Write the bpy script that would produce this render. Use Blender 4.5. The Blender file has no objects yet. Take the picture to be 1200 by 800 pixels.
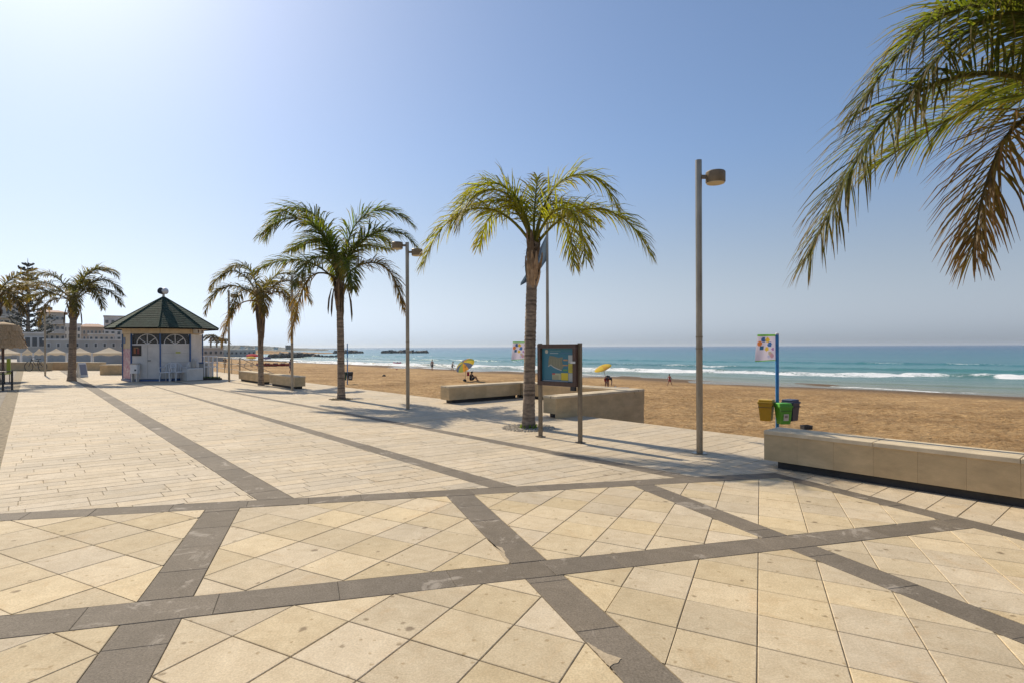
import bpy, math, random
import numpy as np
from mathutils import Vector, Matrix, noise as mnoise
rad = math.radians
sc = bpy.context.scene
COL = sc.collection

# ------------------------------------------------------------------ camera, sky, sun, exposure
F, EYE, ROLL, HZ = 660.0, 1.6, 0.0041, 6.0          # focal length in photo pixels, eye height, roll, horizon offset
cam_d = bpy.data.cameras.new('camera'); cam = bpy.data.objects.new('camera', cam_d); COL.objects.link(cam)
cam_d.lens = F / 1200 * 36; cam_d.sensor_width = 36; cam_d.sensor_fit = 'HORIZONTAL'
cam_d.shift_y = HZ / 1200; cam_d.clip_start = 0.05; cam_d.clip_end = 60000
cam.matrix_world = Matrix.Translation((0, 0, EYE)) @ Matrix.Rotation(math.pi/2, 4, 'X') @ Matrix.Rotation(-ROLL, 4, 'Z')
sc.camera = cam

HAZE_TOP, HAZE_COL, SKY_TINT, SKY_GAMMA = 0.34, (0.92, 1.01, 1.09), (1.47, 1.56, 1.70), 0.81
SUN_AZ, SUN_EL = rad(-42.0), rad(40)                # azimuth clockwise from +Y
wd = bpy.data.worlds.new('World'); sc.world = wd; wd.use_nodes = True
nt = wd.node_tree; nt.nodes.clear()
sky = nt.nodes.new('ShaderNodeTexSky'); sky.sky_type = 'NISHITA'; sky.sun_disc = False
sky.sun_elevation = SUN_EL; sky.sun_rotation = SUN_AZ
sky.altitude = 0; sky.air_density = 1.0; sky.dust_density = 1.05; sky.ozone_density = 4.3
bg = nt.nodes.new('ShaderNodeBackground'); bg.inputs['Strength'].default_value = 0.1
wo = nt.nodes.new('ShaderNodeOutputWorld')
# hazy seaside air: near the horizon the sky turns to pale milky blue, evenly all round
geo = nt.nodes.new('ShaderNodeTexCoord'); sep = nt.nodes.new('ShaderNodeSeparateXYZ'); nt.links.new(geo.outputs['Generated'], sep.inputs[0])
hz = nt.nodes.new('ShaderNodeMapRange'); hz.inputs['From Min'].default_value = 0.0; hz.inputs['From Max'].default_value = HAZE_TOP
hz.inputs['To Min'].default_value = 1.0; hz.inputs['To Max'].default_value = 0.0; hz.interpolation_type = 'SMOOTHSTEP'
nt.links.new(sep.outputs['Z'], hz.inputs['Value'])
bw = nt.nodes.new('ShaderNodeRGBToBW'); nt.links.new(sky.outputs[0], bw.inputs[0])
pale = nt.nodes.new('ShaderNodeMix'); pale.data_type = 'RGBA'; pale.blend_type = 'MULTIPLY'; pale.inputs['Factor'].default_value = 1.0
nt.links.new(bw.outputs[0], pale.inputs['A']); pale.inputs['B'].default_value = (*HAZE_COL, 1)
mixh = nt.nodes.new('ShaderNodeMix'); mixh.data_type = 'RGBA'
nt.links.new(hz.outputs[0], mixh.inputs['Factor']); nt.links.new(sky.outputs[0], mixh.inputs['A']); nt.links.new(pale.outputs['Result'], mixh.inputs['B'])
tint = nt.nodes.new('ShaderNodeMix'); tint.data_type = 'RGBA'; tint.blend_type = 'MULTIPLY'; tint.inputs['Factor'].default_value = 1.0
tint.inputs['B'].default_value = (*SKY_TINT, 1); gam = nt.nodes.new('ShaderNodeGamma'); gam.inputs['Gamma'].default_value = SKY_GAMMA
nt.links.new(mixh.outputs['Result'], gam.inputs[0]); nt.links.new(gam.outputs[0], tint.inputs['A'])
nt.links.new(tint.outputs['Result'], bg.inputs['Color']); nt.links.new(bg.outputs[0], wo.inputs['Surface'])
sun_d = bpy.data.lights.new('sun', 'SUN'); sun = bpy.data.objects.new('sun', sun_d); COL.objects.link(sun)
sun_d.energy = 5.0; sun_d.angle = rad(0.6); sun_d.color = (1.0, 0.885, 0.70)
SUNV = Vector((math.sin(SUN_AZ)*math.cos(SUN_EL), math.cos(SUN_AZ)*math.cos(SUN_EL), math.sin(SUN_EL)))
sun.rotation_euler = (-SUNV).to_track_quat('-Z', 'Y').to_euler()
vs = sc.view_settings
vs.view_transform = 'Standard'; vs.look = 'None'; vs.exposure = 0.0; vs.gamma = 1.0; vs.use_curve_mapping = False

# ------------------------------------------------------------------ frames of reference
AZA = rad(-40.7)
AX = Vector((math.sin(AZA), math.cos(AZA), 0))      # along the promenade, away to the left
NX = Vector((math.cos(AZA), -math.sin(AZA), 0))     # towards the sea
ROT_A = math.atan2(AX.y, AX.x)                      # local +X along the promenade; local +Y then points inland (-NX)
def ST(s, t, z=0.0): return AX*s + NX*t + Vector((0, 0, z))
def toST(p): return (p.x*AX.x + p.y*AX.y, p.x*NX.x + p.y*NX.y)
def ray(px, py):
    return (px-600) - ROLL*(py-400), (py-400) + ROLL*(px-600) - HZ
def G(px, py, z=0.0):                               # ground point seen at a photo position
    xd, yd = ray(px, py); d = (EYE-z)/yd
    return Vector((xd*d, F*d, z))
def AT(px, py, Y):                                  # point at forward distance Y
    xd, yd = ray(px, py)
    return Vector((xd*Y/F, Y, EYE - yd*Y/F))
EDGE, SHORE, SEA_Z, SLP, SZ0 = 9.7, 53.0, -2.1, 0.0092, -1.70
def sand_z(t): return SZ0 - (t-EDGE)*SLP
def S(px, py):                                      # sand point seen at a photo position
    xd, yd = ray(px, py); d = Vector((xd/F, 1, -yd/F)); k = d.x*NX.x + d.y*NX.y
    Y = (EYE - SZ0 - EDGE*SLP) / (-d.z - k*SLP)
    return Vector((d.x*Y, Y, EYE + d.z*Y))
rng = random.Random(7)

# ------------------------------------------------------------------ object helpers
def tag(o, label=None, cat=None, group=None, kind=None):
    if label: o['label'] = label
    if cat: o['category'] = cat
    if group: o['group'] = group
    if kind: o['kind'] = kind
    return o
def thing(name, loc, label, cat, rz=0.0, group=None):
    o = bpy.data.objects.new(name, None); COL.objects.link(o)
    o.empty_display_size = 0.2
    o.location = loc; o.rotation_euler = (0, 0, rz)
    return tag(o, label, cat, group)
class MB:
    def __init__(s): s.v = []; s.f = []; s.c = []; s.cur = (1, 1, 1)
    def face(s, pts):
        b = len(s.v); s.v += [tuple(p) for p in pts]; s.f.append(tuple(range(b, b+len(pts)))); s.c.append(s.cur); return s
    def box(s, c, d, rz=0.0, ax=None, taper=1.0):
        c = Vector(c); hx, hy, hz = d[0]/2, d[1]/2, d[2]/2
        R = ax if ax is not None else Matrix.Rotation(rz, 3, 'Z')
        b = len(s.v)
        for z, k in ((-hz, 1.0), (hz, taper)):
            for x, y in ((-hx, -hy), (hx, -hy), (hx, hy), (-hx, hy)):
                s.v.append(tuple(c + R @ Vector((x*k, y*k, z))))
        for q in ((3,2,1,0),(4,5,6,7),(0,1,5,4),(1,2,6,5),(2,3,7,6),(3,0,4,7)):
            s.f.append(tuple(b+i for i in q)); s.c.append(s.cur)
        return s
    def bbox(s, c, d, bev=0.01):                     # box with chamfered top and vertical edges
        hx, hy, hz = d[0]/2, d[1]/2, d[2]/2
        def loop(ix, z, k):
            x, y = hx-ix, hy-ix; e = k
            return [(x-e,-y),(x,-y+e),(x,y-e),(x-e,y),(-x+e,y),(-x,y-e),(-x,-y+e),(-x+e,-y)], z
        b = len(s.v); c = Vector(c)
        for (L, z) in (loop(0,-hz,bev), loop(0,hz-bev,bev), loop(bev,hz,bev)):
            for x, y in L: s.v.append((c.x+x, c.y+y, c.z+z))
        for r in range(2):
            for i in range(8):
                j = (i+1) % 8; s.f.append((b+r*8+i, b+r*8+j, b+r*8+8+j, b+r*8+8+i)); s.c.append(s.cur)
        s.f.append(tuple(b+16+i for i in range(8))); s.c.append(s.cur)
        s.f.append(tuple(b+i for i in reversed(range(8)))); s.c.append(s.cur)
        return s
    def prism(s, poly, z0, z1, bottom=False):
        n = len(poly); b = len(s.v)
        s.v += [(p[0], p[1], z0) for p in poly] + [(p[0], p[1], z1) for p in poly]
        for i in range(n):
            j = (i+1) % n; s.f.append((b+i, b+j, b+n+j, b+n+i)); s.c.append(s.cur)
        s.f.append(tuple(range(b+n, b+2*n))); s.c.append(s.cur)
        if bottom: s.f.append(tuple(reversed(range(b, b+n)))); s.c.append(s.cur)
        return s
    def tube(s, pts, r, n=8, caps=True):
        pts = [Vector(p) for p in pts]; m = len(pts)
        rr = list(r) if hasattr(r, '__len__') else [r]*m
        b = len(s.v); up = None
        for i in range(m):
            T = (pts[min(i+1, m-1)] - pts[max(i-1, 0)]).normalized()
            if up is None:
                a = Vector((0,0,1)) if abs(T.z) < 0.9 else Vector((1,0,0)); up = (a - T*a.dot(T)).normalized()
            else: up = (up - T*up.dot(T)).normalized()
            w = T.cross(up)
            for k in range(n):
                a = 2*math.pi*k/n; s.v.append(tuple(pts[i] + (up*math.cos(a) + w*math.sin(a))*rr[i]))
        for i in range(m-1):
            for k in range(n):
                l = (k+1) % n
                s.f.append((b+i*n+k, b+i*n+l, b+(i+1)*n+l, b+(i+1)*n+k)); s.c.append(s.cur)
        if caps:
            s.f.append(tuple(b+k for k in reversed(range(n)))); s.c.append(s.cur)
            s.f.append(tuple(b+(m-1)*n+k for k in range(n))); s.c.append(s.cur)
        return s
    def lathe(s, prof, n=16, c=(0,0,0)):
        b = len(s.v); m = len(prof)
        for r, z in prof:
            for k in range(n):
                a = 2*math.pi*k/n; s.v.append((c[0]+r*math.cos(a), c[1]+r*math.sin(a), c[2]+z))
        for i in range(m-1):
            for k in range(n):
                l = (k+1) % n; s.f.append((b+i*n+k, b+i*n+l, b+(i+1)*n+l, b+(i+1)*n+k)); s.c.append(s.cur)
        s.f.append(tuple(b+k for k in reversed(range(n)))); s.c.append(s.cur)
        s.f.append(tuple(b+(m-1)*n+k for k in range(n))); s.c.append(s.cur)
        return s
    def mesh(s, name, smooth=False, col=False):
        me = bpy.data.meshes.new(name); me.from_pydata(s.v, [], s.f)
        if col:
            a = me.color_attributes.new('tone', 'FLOAT_COLOR', 'CORNER')
            arr = np.empty((len(me.loops), 4), np.float32); arr[:, 3] = 1
            tot = [len(f) for f in s.f]
            arr[:, :3] = np.repeat(np.array(s.c, np.float32), tot, axis=0)
            a.data.foreach_set('color', arr.ravel())
        if smooth: me.polygons.foreach_set('use_smooth', [True]*len(me.polygons))
        me.update(); return me
    def build(s, name, m, parent=None, smooth=False, col=False, loc=None, rz=None):
        me = s.mesh(name, smooth, col); me.materials.append(m)
        return link(name, me, parent, loc, rz)
def link(name, me, parent=None, loc=None, rz=None):
    o = bpy.data.objects.new(name, me); COL.objects.link(o)
    if parent: o.parent = parent
    if loc is not None: o.location = loc
    if rz is not None: o.rotation_euler = (0, 0, rz)
    return o
def autosmooth(o, ang=35):
    me = o.data; me.polygons.foreach_set('use_smooth', [True]*len(me.polygons))
    try: me.set_sharp_from_angle(angle=rad(ang))
    except Exception: pass
    return o
def copy_tree(o, parent=None):
    c = o.copy(); COL.objects.link(c); c.parent = parent
    for ch in o.children: copy_tree(ch, c)
    return c

# ------------------------------------------------------------------ materials
def pm(name, col, rough=0.6, var=0.12, scale=3.0, bump=0.0, bscale=40.0, metal=0.0, attr=None, col2=None, spec=0.5, stretch=None, trans=0.0, local=False):
    m = bpy.data.materials.new(name); m.use_nodes = True
    t = m.node_tree; p = t.nodes['Principled BSDF']
    p.inputs['Roughness'].default_value = rough; p.inputs['Metallic'].default_value = metal
    p.inputs['Specular IOR Level'].default_value = spec
    if local: pos = t.nodes.new('ShaderNodeTexCoord').outputs['Object']
    else: pos = t.nodes.new('ShaderNodeNewGeometry').outputs['Position']
    if stretch:
        mp = t.nodes.new('ShaderNodeVectorMath'); mp.operation = 'MULTIPLY'; mp.inputs[1].default_value = stretch
        t.links.new(pos, mp.inputs[0]); pos = mp.outputs[0]
    n1 = t.nodes.new('ShaderNodeTexNoise'); n1.inputs['Scale'].default_value = scale; n1.inputs['Detail'].default_value = 6
    n1.inputs['Roughness'].default_value = 0.65; t.links.new(pos, n1.inputs['Vector'])
    ramp = t.nodes.new('ShaderNodeValToRGB')
    c2 = col2 or tuple(c*(1+var) for c in col); c1 = tuple(c*(1-var*1.6) for c in col) if not col2 else col
    ramp.color_ramp.elements[0].position = 0.33; ramp.color_ramp.elements[1].position = 0.67
    ramp.color_ramp.elements[0].color = (*[max(0, c) for c in c1], 1); ramp.color_ramp.elements[1].color = (*[min(1, c) for c in c2], 1)
    t.links.new(n1.outputs['Fac'], ramp.inputs['Fac']); out = ramp.outputs['Color']
    if attr:
        a = t.nodes.new('ShaderNodeAttribute'); a.attribute_name = attr
        mx = t.nodes.new('ShaderNodeMix'); mx.data_type = 'RGBA'; mx.blend_type = 'MULTIPLY'; mx.inputs['Factor'].default_value = 1
        t.links.new(out, mx.inputs['A']); t.links.new(a.outputs['Color'], mx.inputs['B']); out = mx.outputs['Result']
    t.links.new(out, p.inputs['Base Color'])
    if bump:
        n2 = t.nodes.new('ShaderNodeTexNoise'); n2.inputs['Scale'].default_value = bscale; n2.inputs['Detail'].default_value = 5
        t.links.new(pos, n2.inputs['Vector'])
        b = t.nodes.new('ShaderNodeBump'); b.inputs['Strength'].default_value = bump; b.inputs['Distance'].default_value = 0.02
        t.links.new(n2.outputs['Fac'], b.inputs['Height']); t.links.new(b.outputs[0], p.inputs['Normal'])
    if trans:
        tr = t.nodes.new('ShaderNodeBsdfTranslucent'); ms = t.nodes.new('ShaderNodeMixShader'); ms.inputs[0].default_value = trans
        t.links.new(out, tr.inputs['Color']); t.links.new(p.outputs[0], ms.inputs[1]); t.links.new(tr.outputs[0], ms.inputs[2])
        t.links.new(ms.outputs[0], t.nodes['Material Output'].inputs['Surface'])
    return m
def N(t, typ, **kw):
    n = t.nodes.new(typ)
    for k, v in kw.items():
        if k.startswith('i_'):
            key = k[2:]; n.inputs[int(key) if key.isdigit() else key].default_value = v
        else: setattr(n, k, v)
    return n
def mixc(t, fac, a, b, mode='MIX'):
    mx = t.nodes.new('ShaderNodeMix'); mx.data_type = 'RGBA'; mx.blend_type = mode
    for sock, v in (('Factor', fac), ('A', a), ('B', b)):
        if hasattr(v, 'is_linked') or hasattr(v, 'links'): t.links.new(v, mx.inputs[sock])
        elif sock == 'Factor': mx.inputs[sock].default_value = v
        else: mx.inputs[sock].default_value = (*v, 1)
    return mx.outputs['Result']
def ramp(t, src, p0, p1, c0=(0,0,0), c1=(1,1,1)):
    r = t.nodes.new('ShaderNodeValToRGB'); r.color_ramp.elements[0].position = p0; r.color_ramp.elements[1].position = p1
    r.color_ramp.elements[0].color = (*c0, 1); r.color_ramp.elements[1].color = (*c1, 1)
    t.links.new(src, r.inputs['Fac']); return r.outputs['Color']

def paving_mat(name, ca, cb, spot=True, smear=None, grain=0.25):
    m = bpy.data.materials.new(name); m.use_nodes = True; t = m.node_tree; p = t.nodes['Principled BSDF']
    p.inputs['Roughness'].default_value = 0.82; p.inputs['Specular IOR Level'].default_value = 0.3
    pos = t.nodes.new('ShaderNodeNewGeometry').outputs['Position']
    big = N(t, 'ShaderNodeTexNoise', i_Scale=0.9, i_Detail=5.0, i_Roughness=0.6); t.links.new(pos, big.inputs['Vector'])
    mid = N(t, 'ShaderNodeTexNoise', i_Scale=7.0, i_Detail=8.0, i_Roughness=0.7, i_Distortion=0.6); t.links.new(pos, mid.inputs['Vector'])
    fine = N(t, 'ShaderNodeTexNoise', i_Scale=85.0, i_Detail=5.0, i_Roughness=0.75); t.links.new(pos, fine.inputs['Vector'])
    c = ramp(t, mid.outputs['Fac'], 0.3, 0.7, ca, cb)
    a = N(t, 'ShaderNodeAttribute', attribute_name='tone')
    c = mixc(t, 1.0, c, a.outputs['Color'], 'MULTIPLY')
    c = mixc(t, 1.0, c, ramp(t, big.outputs['Fac'], 0.3, 0.7, (0.86, 0.86, 0.85), (1.06, 1.05, 1.03)), 'MULTIPLY')
    c = mixc(t, 1.0, c, ramp(t, fine.outputs['Fac'], 0.36, 0.62, (1-grain,)*3, (1+grain*0.35,)*3), 'MULTIPLY')
    # travertine veins and pits
    st = N(t, 'ShaderNodeMapping'); st.inputs['Rotation'].default_value = (0, 0, 0.55); st.inputs['Scale'].default_value = (3.2, 26, 1)
    t.links.new(pos, st.inputs['Vector'])
    vein = N(t, 'ShaderNodeTexNoise', i_Scale=1.0, i_Detail=6.0, i_Roughness=0.65); t.links.new(st.outputs[0], vein.inputs['Vector'])
    vf = ramp(t, vein.outputs['Fac'], 0.62, 0.74); c = mixc(t, vf, c, mixc(t, 1.0, c, (0.82, 0.76, 0.68), 'MULTIPLY'))
    if spot:
        for scl, thr, dark, gt in ((1.6, 0.05, (0.48, 0.45, 0.43), 0.67), (3.7, 0.07, (0.55, 0.52, 0.48), 0.68), (9.0, 0.12, (0.72, 0.67, 0.6), 0.66)):
            vo = N(t, 'ShaderNodeTexVoronoi', voronoi_dimensions='2D', i_Scale=scl, i_Randomness=1.0)
            wob = N(t, 'ShaderNodeTexNoise', i_Scale=26.0); t.links.new(pos, wob.inputs['Vector'])
            wv = N(t, 'ShaderNodeMix', data_type='VECTOR'); wv.inputs['Factor'].default_value = 0.035
            t.links.new(pos, wv.inputs['A']); t.links.new(wob.outputs['Color'], wv.inputs['B'])
            t.links.new(wv.outputs['Result'], vo.inputs['Vector'])
            f = ramp(t, vo.outputs['Distance'], thr*0.5, thr, (1,1,1), (0,0,0))
            bwn = N(t, 'ShaderNodeRGBToBW'); t.links.new(vo.outputs['Color'], bwn.inputs[0])
            f2 = mixc(t, 1.0, f, ramp(t, bwn.outputs[0], gt, gt+0.05), 'MULTIPLY')
            c = mixc(t, f2, c, mixc(t, 1.0, c, dark, 'MULTIPLY'))
        stn = N(t, 'ShaderNodeTexNoise', i_Scale=1.7, i_Detail=7.0, i_Roughness=0.75, i_Distortion=1.2); t.links.new(pos, stn.inputs['Vector'])
        sf = ramp(t, stn.outputs['Fac'], 0.55, 0.75, (0,0,0), (0.55,0.55,0.55)); c = mixc(t, sf, c, mixc(t, 1.0, c, (0.84, 0.68, 0.50), 'MULTIPLY'))
    if smear:
        sn = N(t, 'ShaderNodeTexNoise', i_Scale=2.6, i_Detail=9.0, i_Roughness=0.72, i_Distortion=0.8); t.links.new(pos, sn.inputs['Vector'])
        c = mixc(t, ramp(t, sn.outputs['Fac'], 0.57, 0.63, (0,0,0), (0.75,0.75,0.75)), c, smear)
    t.links.new(c, p.inputs['Base Color'])
    b = N(t, 'ShaderNodeBump', i_Strength=0.5, i_Distance=0.004); hs = N(t, 'ShaderNodeMath', operation='ADD')
    t.links.new(fine.outputs['Fac'], hs.inputs[0]); t.links.new(mid.outputs['Fac'], hs.inputs[1])
    t.links.new(hs.outputs[0], b.inputs['Height']); t.links.new(b.outputs[0], p.inputs['Normal'])
    return m
M = {}
M['stone'] = paving_mat('cream_paving_stone', (0.57, 0.455, 0.30), (0.71, 0.59, 0.415), grain=0.22)
M['plank'] = paving_mat('pale_plank_stone', (0.54, 0.44, 0.305), (0.68, 0.57, 0.42), grain=0.25)
M['band'] = paving_mat('grey_basalt_band', (0.178, 0.145, 0.106), (0.24, 0.198, 0.15), spot=False, smear=(0.36, 0.31, 0.25), grain=0.4)
M['mortar'] = pm('mortar', (0.12, 0.09, 0.055), 0.95, 0.0, 14, 0.3, 80, col2=(0.40, 0.32, 0.20))
M['bench'] = pm('bench_travertine', (0.56, 0.41, 0.225), 0.75, 0.12, 2.6, 0.15, 60, attr='tone', stretch=(1, 1, 2.2))
M['bench_top'] = pm('bench_coping_stone', (0.64, 0.53, 0.37), 0.9, 0.12, 3, 0.12, 70, spec=0.1)
M['plinth'] = pm('dark_plinth_metal', (0.03, 0.028, 0.027), 0.7, 0.2, 6)
M['steel'] = pm('brushed_steel', (0.36, 0.305, 0.235), 0.36, 0.16, 5, 0.03, 120, metal=0.85, stretch=(1,1,0.35))
M['lamp_glass'] = pm('lamp_diffuser', (0.55, 0.45, 0.28), 0.4, 0.05)
M['white'] = pm('white_plastic', (0.72, 0.72, 0.71), 0.45, 0.06, 3)
M['whitewall'] = pm('white_painted_boards', (0.66, 0.63, 0.58), 0.6, 0.10, 1.5, 0.05, 30)
M['beige'] = pm('beige_beam', (0.58, 0.47, 0.31), 0.6, 0.10, 4)
M['bluepaint'] = pm('blue_paint', (0.035, 0.10, 0.26), 0.45, 0.15, 6)
M['shingle'] = pm('green_roof_shingle', (0.030, 0.058, 0.040), 0.85, 0.25, 5, 0.2, 60, attr='tone', spec=0.2)
M['dark'] = pm('dark_glass', (0.025, 0.027, 0.028), 0.25, 0.2, 3)
M['black'] = pm('black_plastic', (0.02, 0.02, 0.022), 0.5, 0.2, 5)
M['wood'] = pm('brown_wood', (0.085, 0.045, 0.03), 0.55, 0.3, 8, 0.15, 50, stretch=(6, 6, 1))
M['post'] = pm('bronze_post', (0.21, 0.165, 0.11), 0.5, 0.15, 8, metal=0.3)
M['thatch'] = pm('straw_thatch', (0.56, 0.41, 0.25), 0.9, 0.3, 9, 0.5, 60, stretch=(4, 4, 1))
M['canvas'] = pm('cream_canvas', (0.80, 0.70, 0.54), 0.85, 0.04, 2, trans=0.5)
M['print'] = pm('printed_colours', (1, 1, 1), 0.4, 0.0, attr='tone')
M['cloth'] = pm('printed_cloth', (1, 1, 1), 0.85, 0.03, attr='tone', trans=0.4)
M['paint'] = pm('coloured_plastic', (1, 1, 1), 0.42, 0.05, 5, attr='tone')
M['concrete'] = pm('weathered_concrete', (0.40, 0.36, 0.30), 0.9, 0.2, 1.2, 0.2, 20)
M['rock'] = pm('breakwater_rock', (0.12, 0.115, 0.10), 0.9, 0.45, 0.6, 0.3, 3)
M['skin'] = pm('brown_skin', (0.30, 0.16, 0.10), 0.55, 0.08, 8)  # plain brown skin tone shared by all the figures
M['hair'] = pm('dark_hair', (0.018, 0.014, 0.012), 0.6, 0.2, 20)
M['glass'] = pm('window_pane', (0.05, 0.065, 0.08), 0.12, 0.1, 2)
M['pebble'] = pm('white_pebbles', (0.50, 0.43, 0.33), 0.8, 0.3, 25)
M['graffiti'] = pm('graffiti_panel', (0.62, 0.55, 0.52), 0.6, 0.0, 7, col2=(0.42, 0.12, 0.20), local=True)
def wallmat(name, c): return pm(name, c, 0.85, 0.10, 0.5, 0.1, 5)
M['wall_cream'] = wallmat('cream_render', (0.52, 0.47, 0.40)); M['wall_grey'] = wallmat('grey_render', (0.46, 0.44, 0.40))
M['wall_white'] = wallmat('white_render', (0.62, 0.61, 0.58)); M['wall_tan'] = wallmat('tan_render', (0.40, 0.31, 0.23))
M['roof_tile'] = pm('clay_roof', (0.36, 0.20, 0.13), 0.85, 0.2, 2)

def leaf_mat(name, gloss=0.4):
    m = bpy.data.materials.new(name); m.use_nodes = True; t = m.node_tree; p = t.nodes['Principled BSDF']
    a = N(t, 'ShaderNodeAttribute', attribute_name='tone')
    pos = t.nodes.new('ShaderNodeNewGeometry').outputs['Position']
    n = N(t, 'ShaderNodeTexNoise', i_Scale=14.0, i_Detail=3.0); t.links.new(pos, n.inputs['Vector'])
    c = mixc(t, 1.0, a.outputs['Color'], ramp(t, n.outputs['Fac'], 0.3, 0.7, (0.7,0.7,0.7), (1.25,1.25,1.25)), 'MULTIPLY')
    t.links.new(c, p.inputs['Base Color']); p.inputs['Roughness'].default_value = 0.5; p.inputs['Specular IOR Level'].default_value = 0.22
    tr = t.nodes.new('ShaderNodeBsdfTranslucent'); ms = t.nodes.new('ShaderNodeMixShader'); ms.inputs[0].default_value = 0.5
    ct = mixc(t, 1.0, c, (2.7, 2.6, 0.8), 'MULTIPLY')
    t.links.new(ct, tr.inputs['Color']); t.links.new(p.outputs[0], ms.inputs[1]); t.links.new(tr.outputs[0], ms.inputs[2])
    t.links.new(ms.outputs[0], t.nodes['Material Output'].inputs['Surface'])
    return m
M['leaf'] = leaf_mat('palm_leaf')
M['trunk'] = pm('palm_trunk', (0.27, 0.215, 0.165), 0.9, 0.3, 9, 0.4, 50, attr='tone', stretch=(1, 1, 2.5))
M['husk'] = pm('palm_leaf_base', (0.30, 0.21, 0.13), 0.85, 0.35, 12, 0.4, 60, attr='tone', stretch=(1, 1, 0.4))
M['pine'] = pm('pine_foliage', (0.03, 0.042, 0.035), 0.8, 0.4, 3, attr='tone')

def sand_mat():
    m = bpy.data.materials.new('beach_sand'); m.use_nodes = True; t = m.node_tree; p = t.nodes['Principled BSDF']
    p.inputs['Roughness'].default_value = 0.95; p.inputs['Specular IOR Level'].default_value = 0.15
    pos = t.nodes.new('ShaderNodeNewGeometry').outputs['Position']
    n1 = N(t, 'ShaderNodeTexNoise', i_Scale=0.25, i_Detail=6.0); n2 = N(t, 'ShaderNodeTexNoise', i_Scale=4.5, i_Detail=6.0, i_Roughness=0.75)
    for n in (n1, n2): t.links.new(pos, n.inputs['Vector'])
    mp = N(t, 'ShaderNodeMapping'); mp.inputs['Rotation'].default_value = (0, 0, -ROT_A); mp.inputs['Scale'].default_value = (0.16, 1.6, 1)
    t.links.new(pos, mp.inputs['Vector'])
    n3 = N(t, 'ShaderNodeTexNoise', i_Scale=1.3, i_Detail=6.0, i_Roughness=0.7); t.links.new(mp.outputs[0], n3.inputs['Vector'])
    c = ramp(t, n2.outputs['Fac'], 0.38, 0.62, (0.35, 0.212, 0.092), (0.56, 0.375, 0.185))
    c = mixc(t, 1.0, c, ramp(t, n1.outputs['Fac'], 0.35, 0.65, (0.78, 0.75, 0.72), (1.1, 1.1, 1.1)), 'MULTIPLY')
    c = mixc(t, 1.0, c, ramp(t, n3.outputs['Fac'], 0.35, 0.62, (0.78, 0.75, 0.72), (1.06, 1.06, 1.06)), 'MULTIPLY')
    a = N(t, 'ShaderNodeAttribute', attribute_name='wet')          # wet strip along the water
    c = mixc(t, a.outputs['Fac'], c, (0.17, 0.115, 0.07))
    t.links.new(c, p.inputs['Base Color'])
    b = N(t, 'ShaderNodeBump', i_Strength=1.0, i_Distance=0.2); n4 = N(t, 'ShaderNodeTexNoise', i_Scale=2.2, i_Detail=8.0, i_Roughness=0.72)
    t.links.new(pos, n4.inputs['Vector']); ad = N(t, 'ShaderNodeMath', operation='ADD')
    t.links.new(n4.outputs['Fac'], ad.inputs[0]); t.links.new(n3.outputs['Fac'], ad.inputs[1])
    t.links.new(ad.outputs[0], b.inputs['Height']); t.links.new(b.outputs[0], p.inputs['Normal'])
    return m
M['sand'] = sand_mat()
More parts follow.
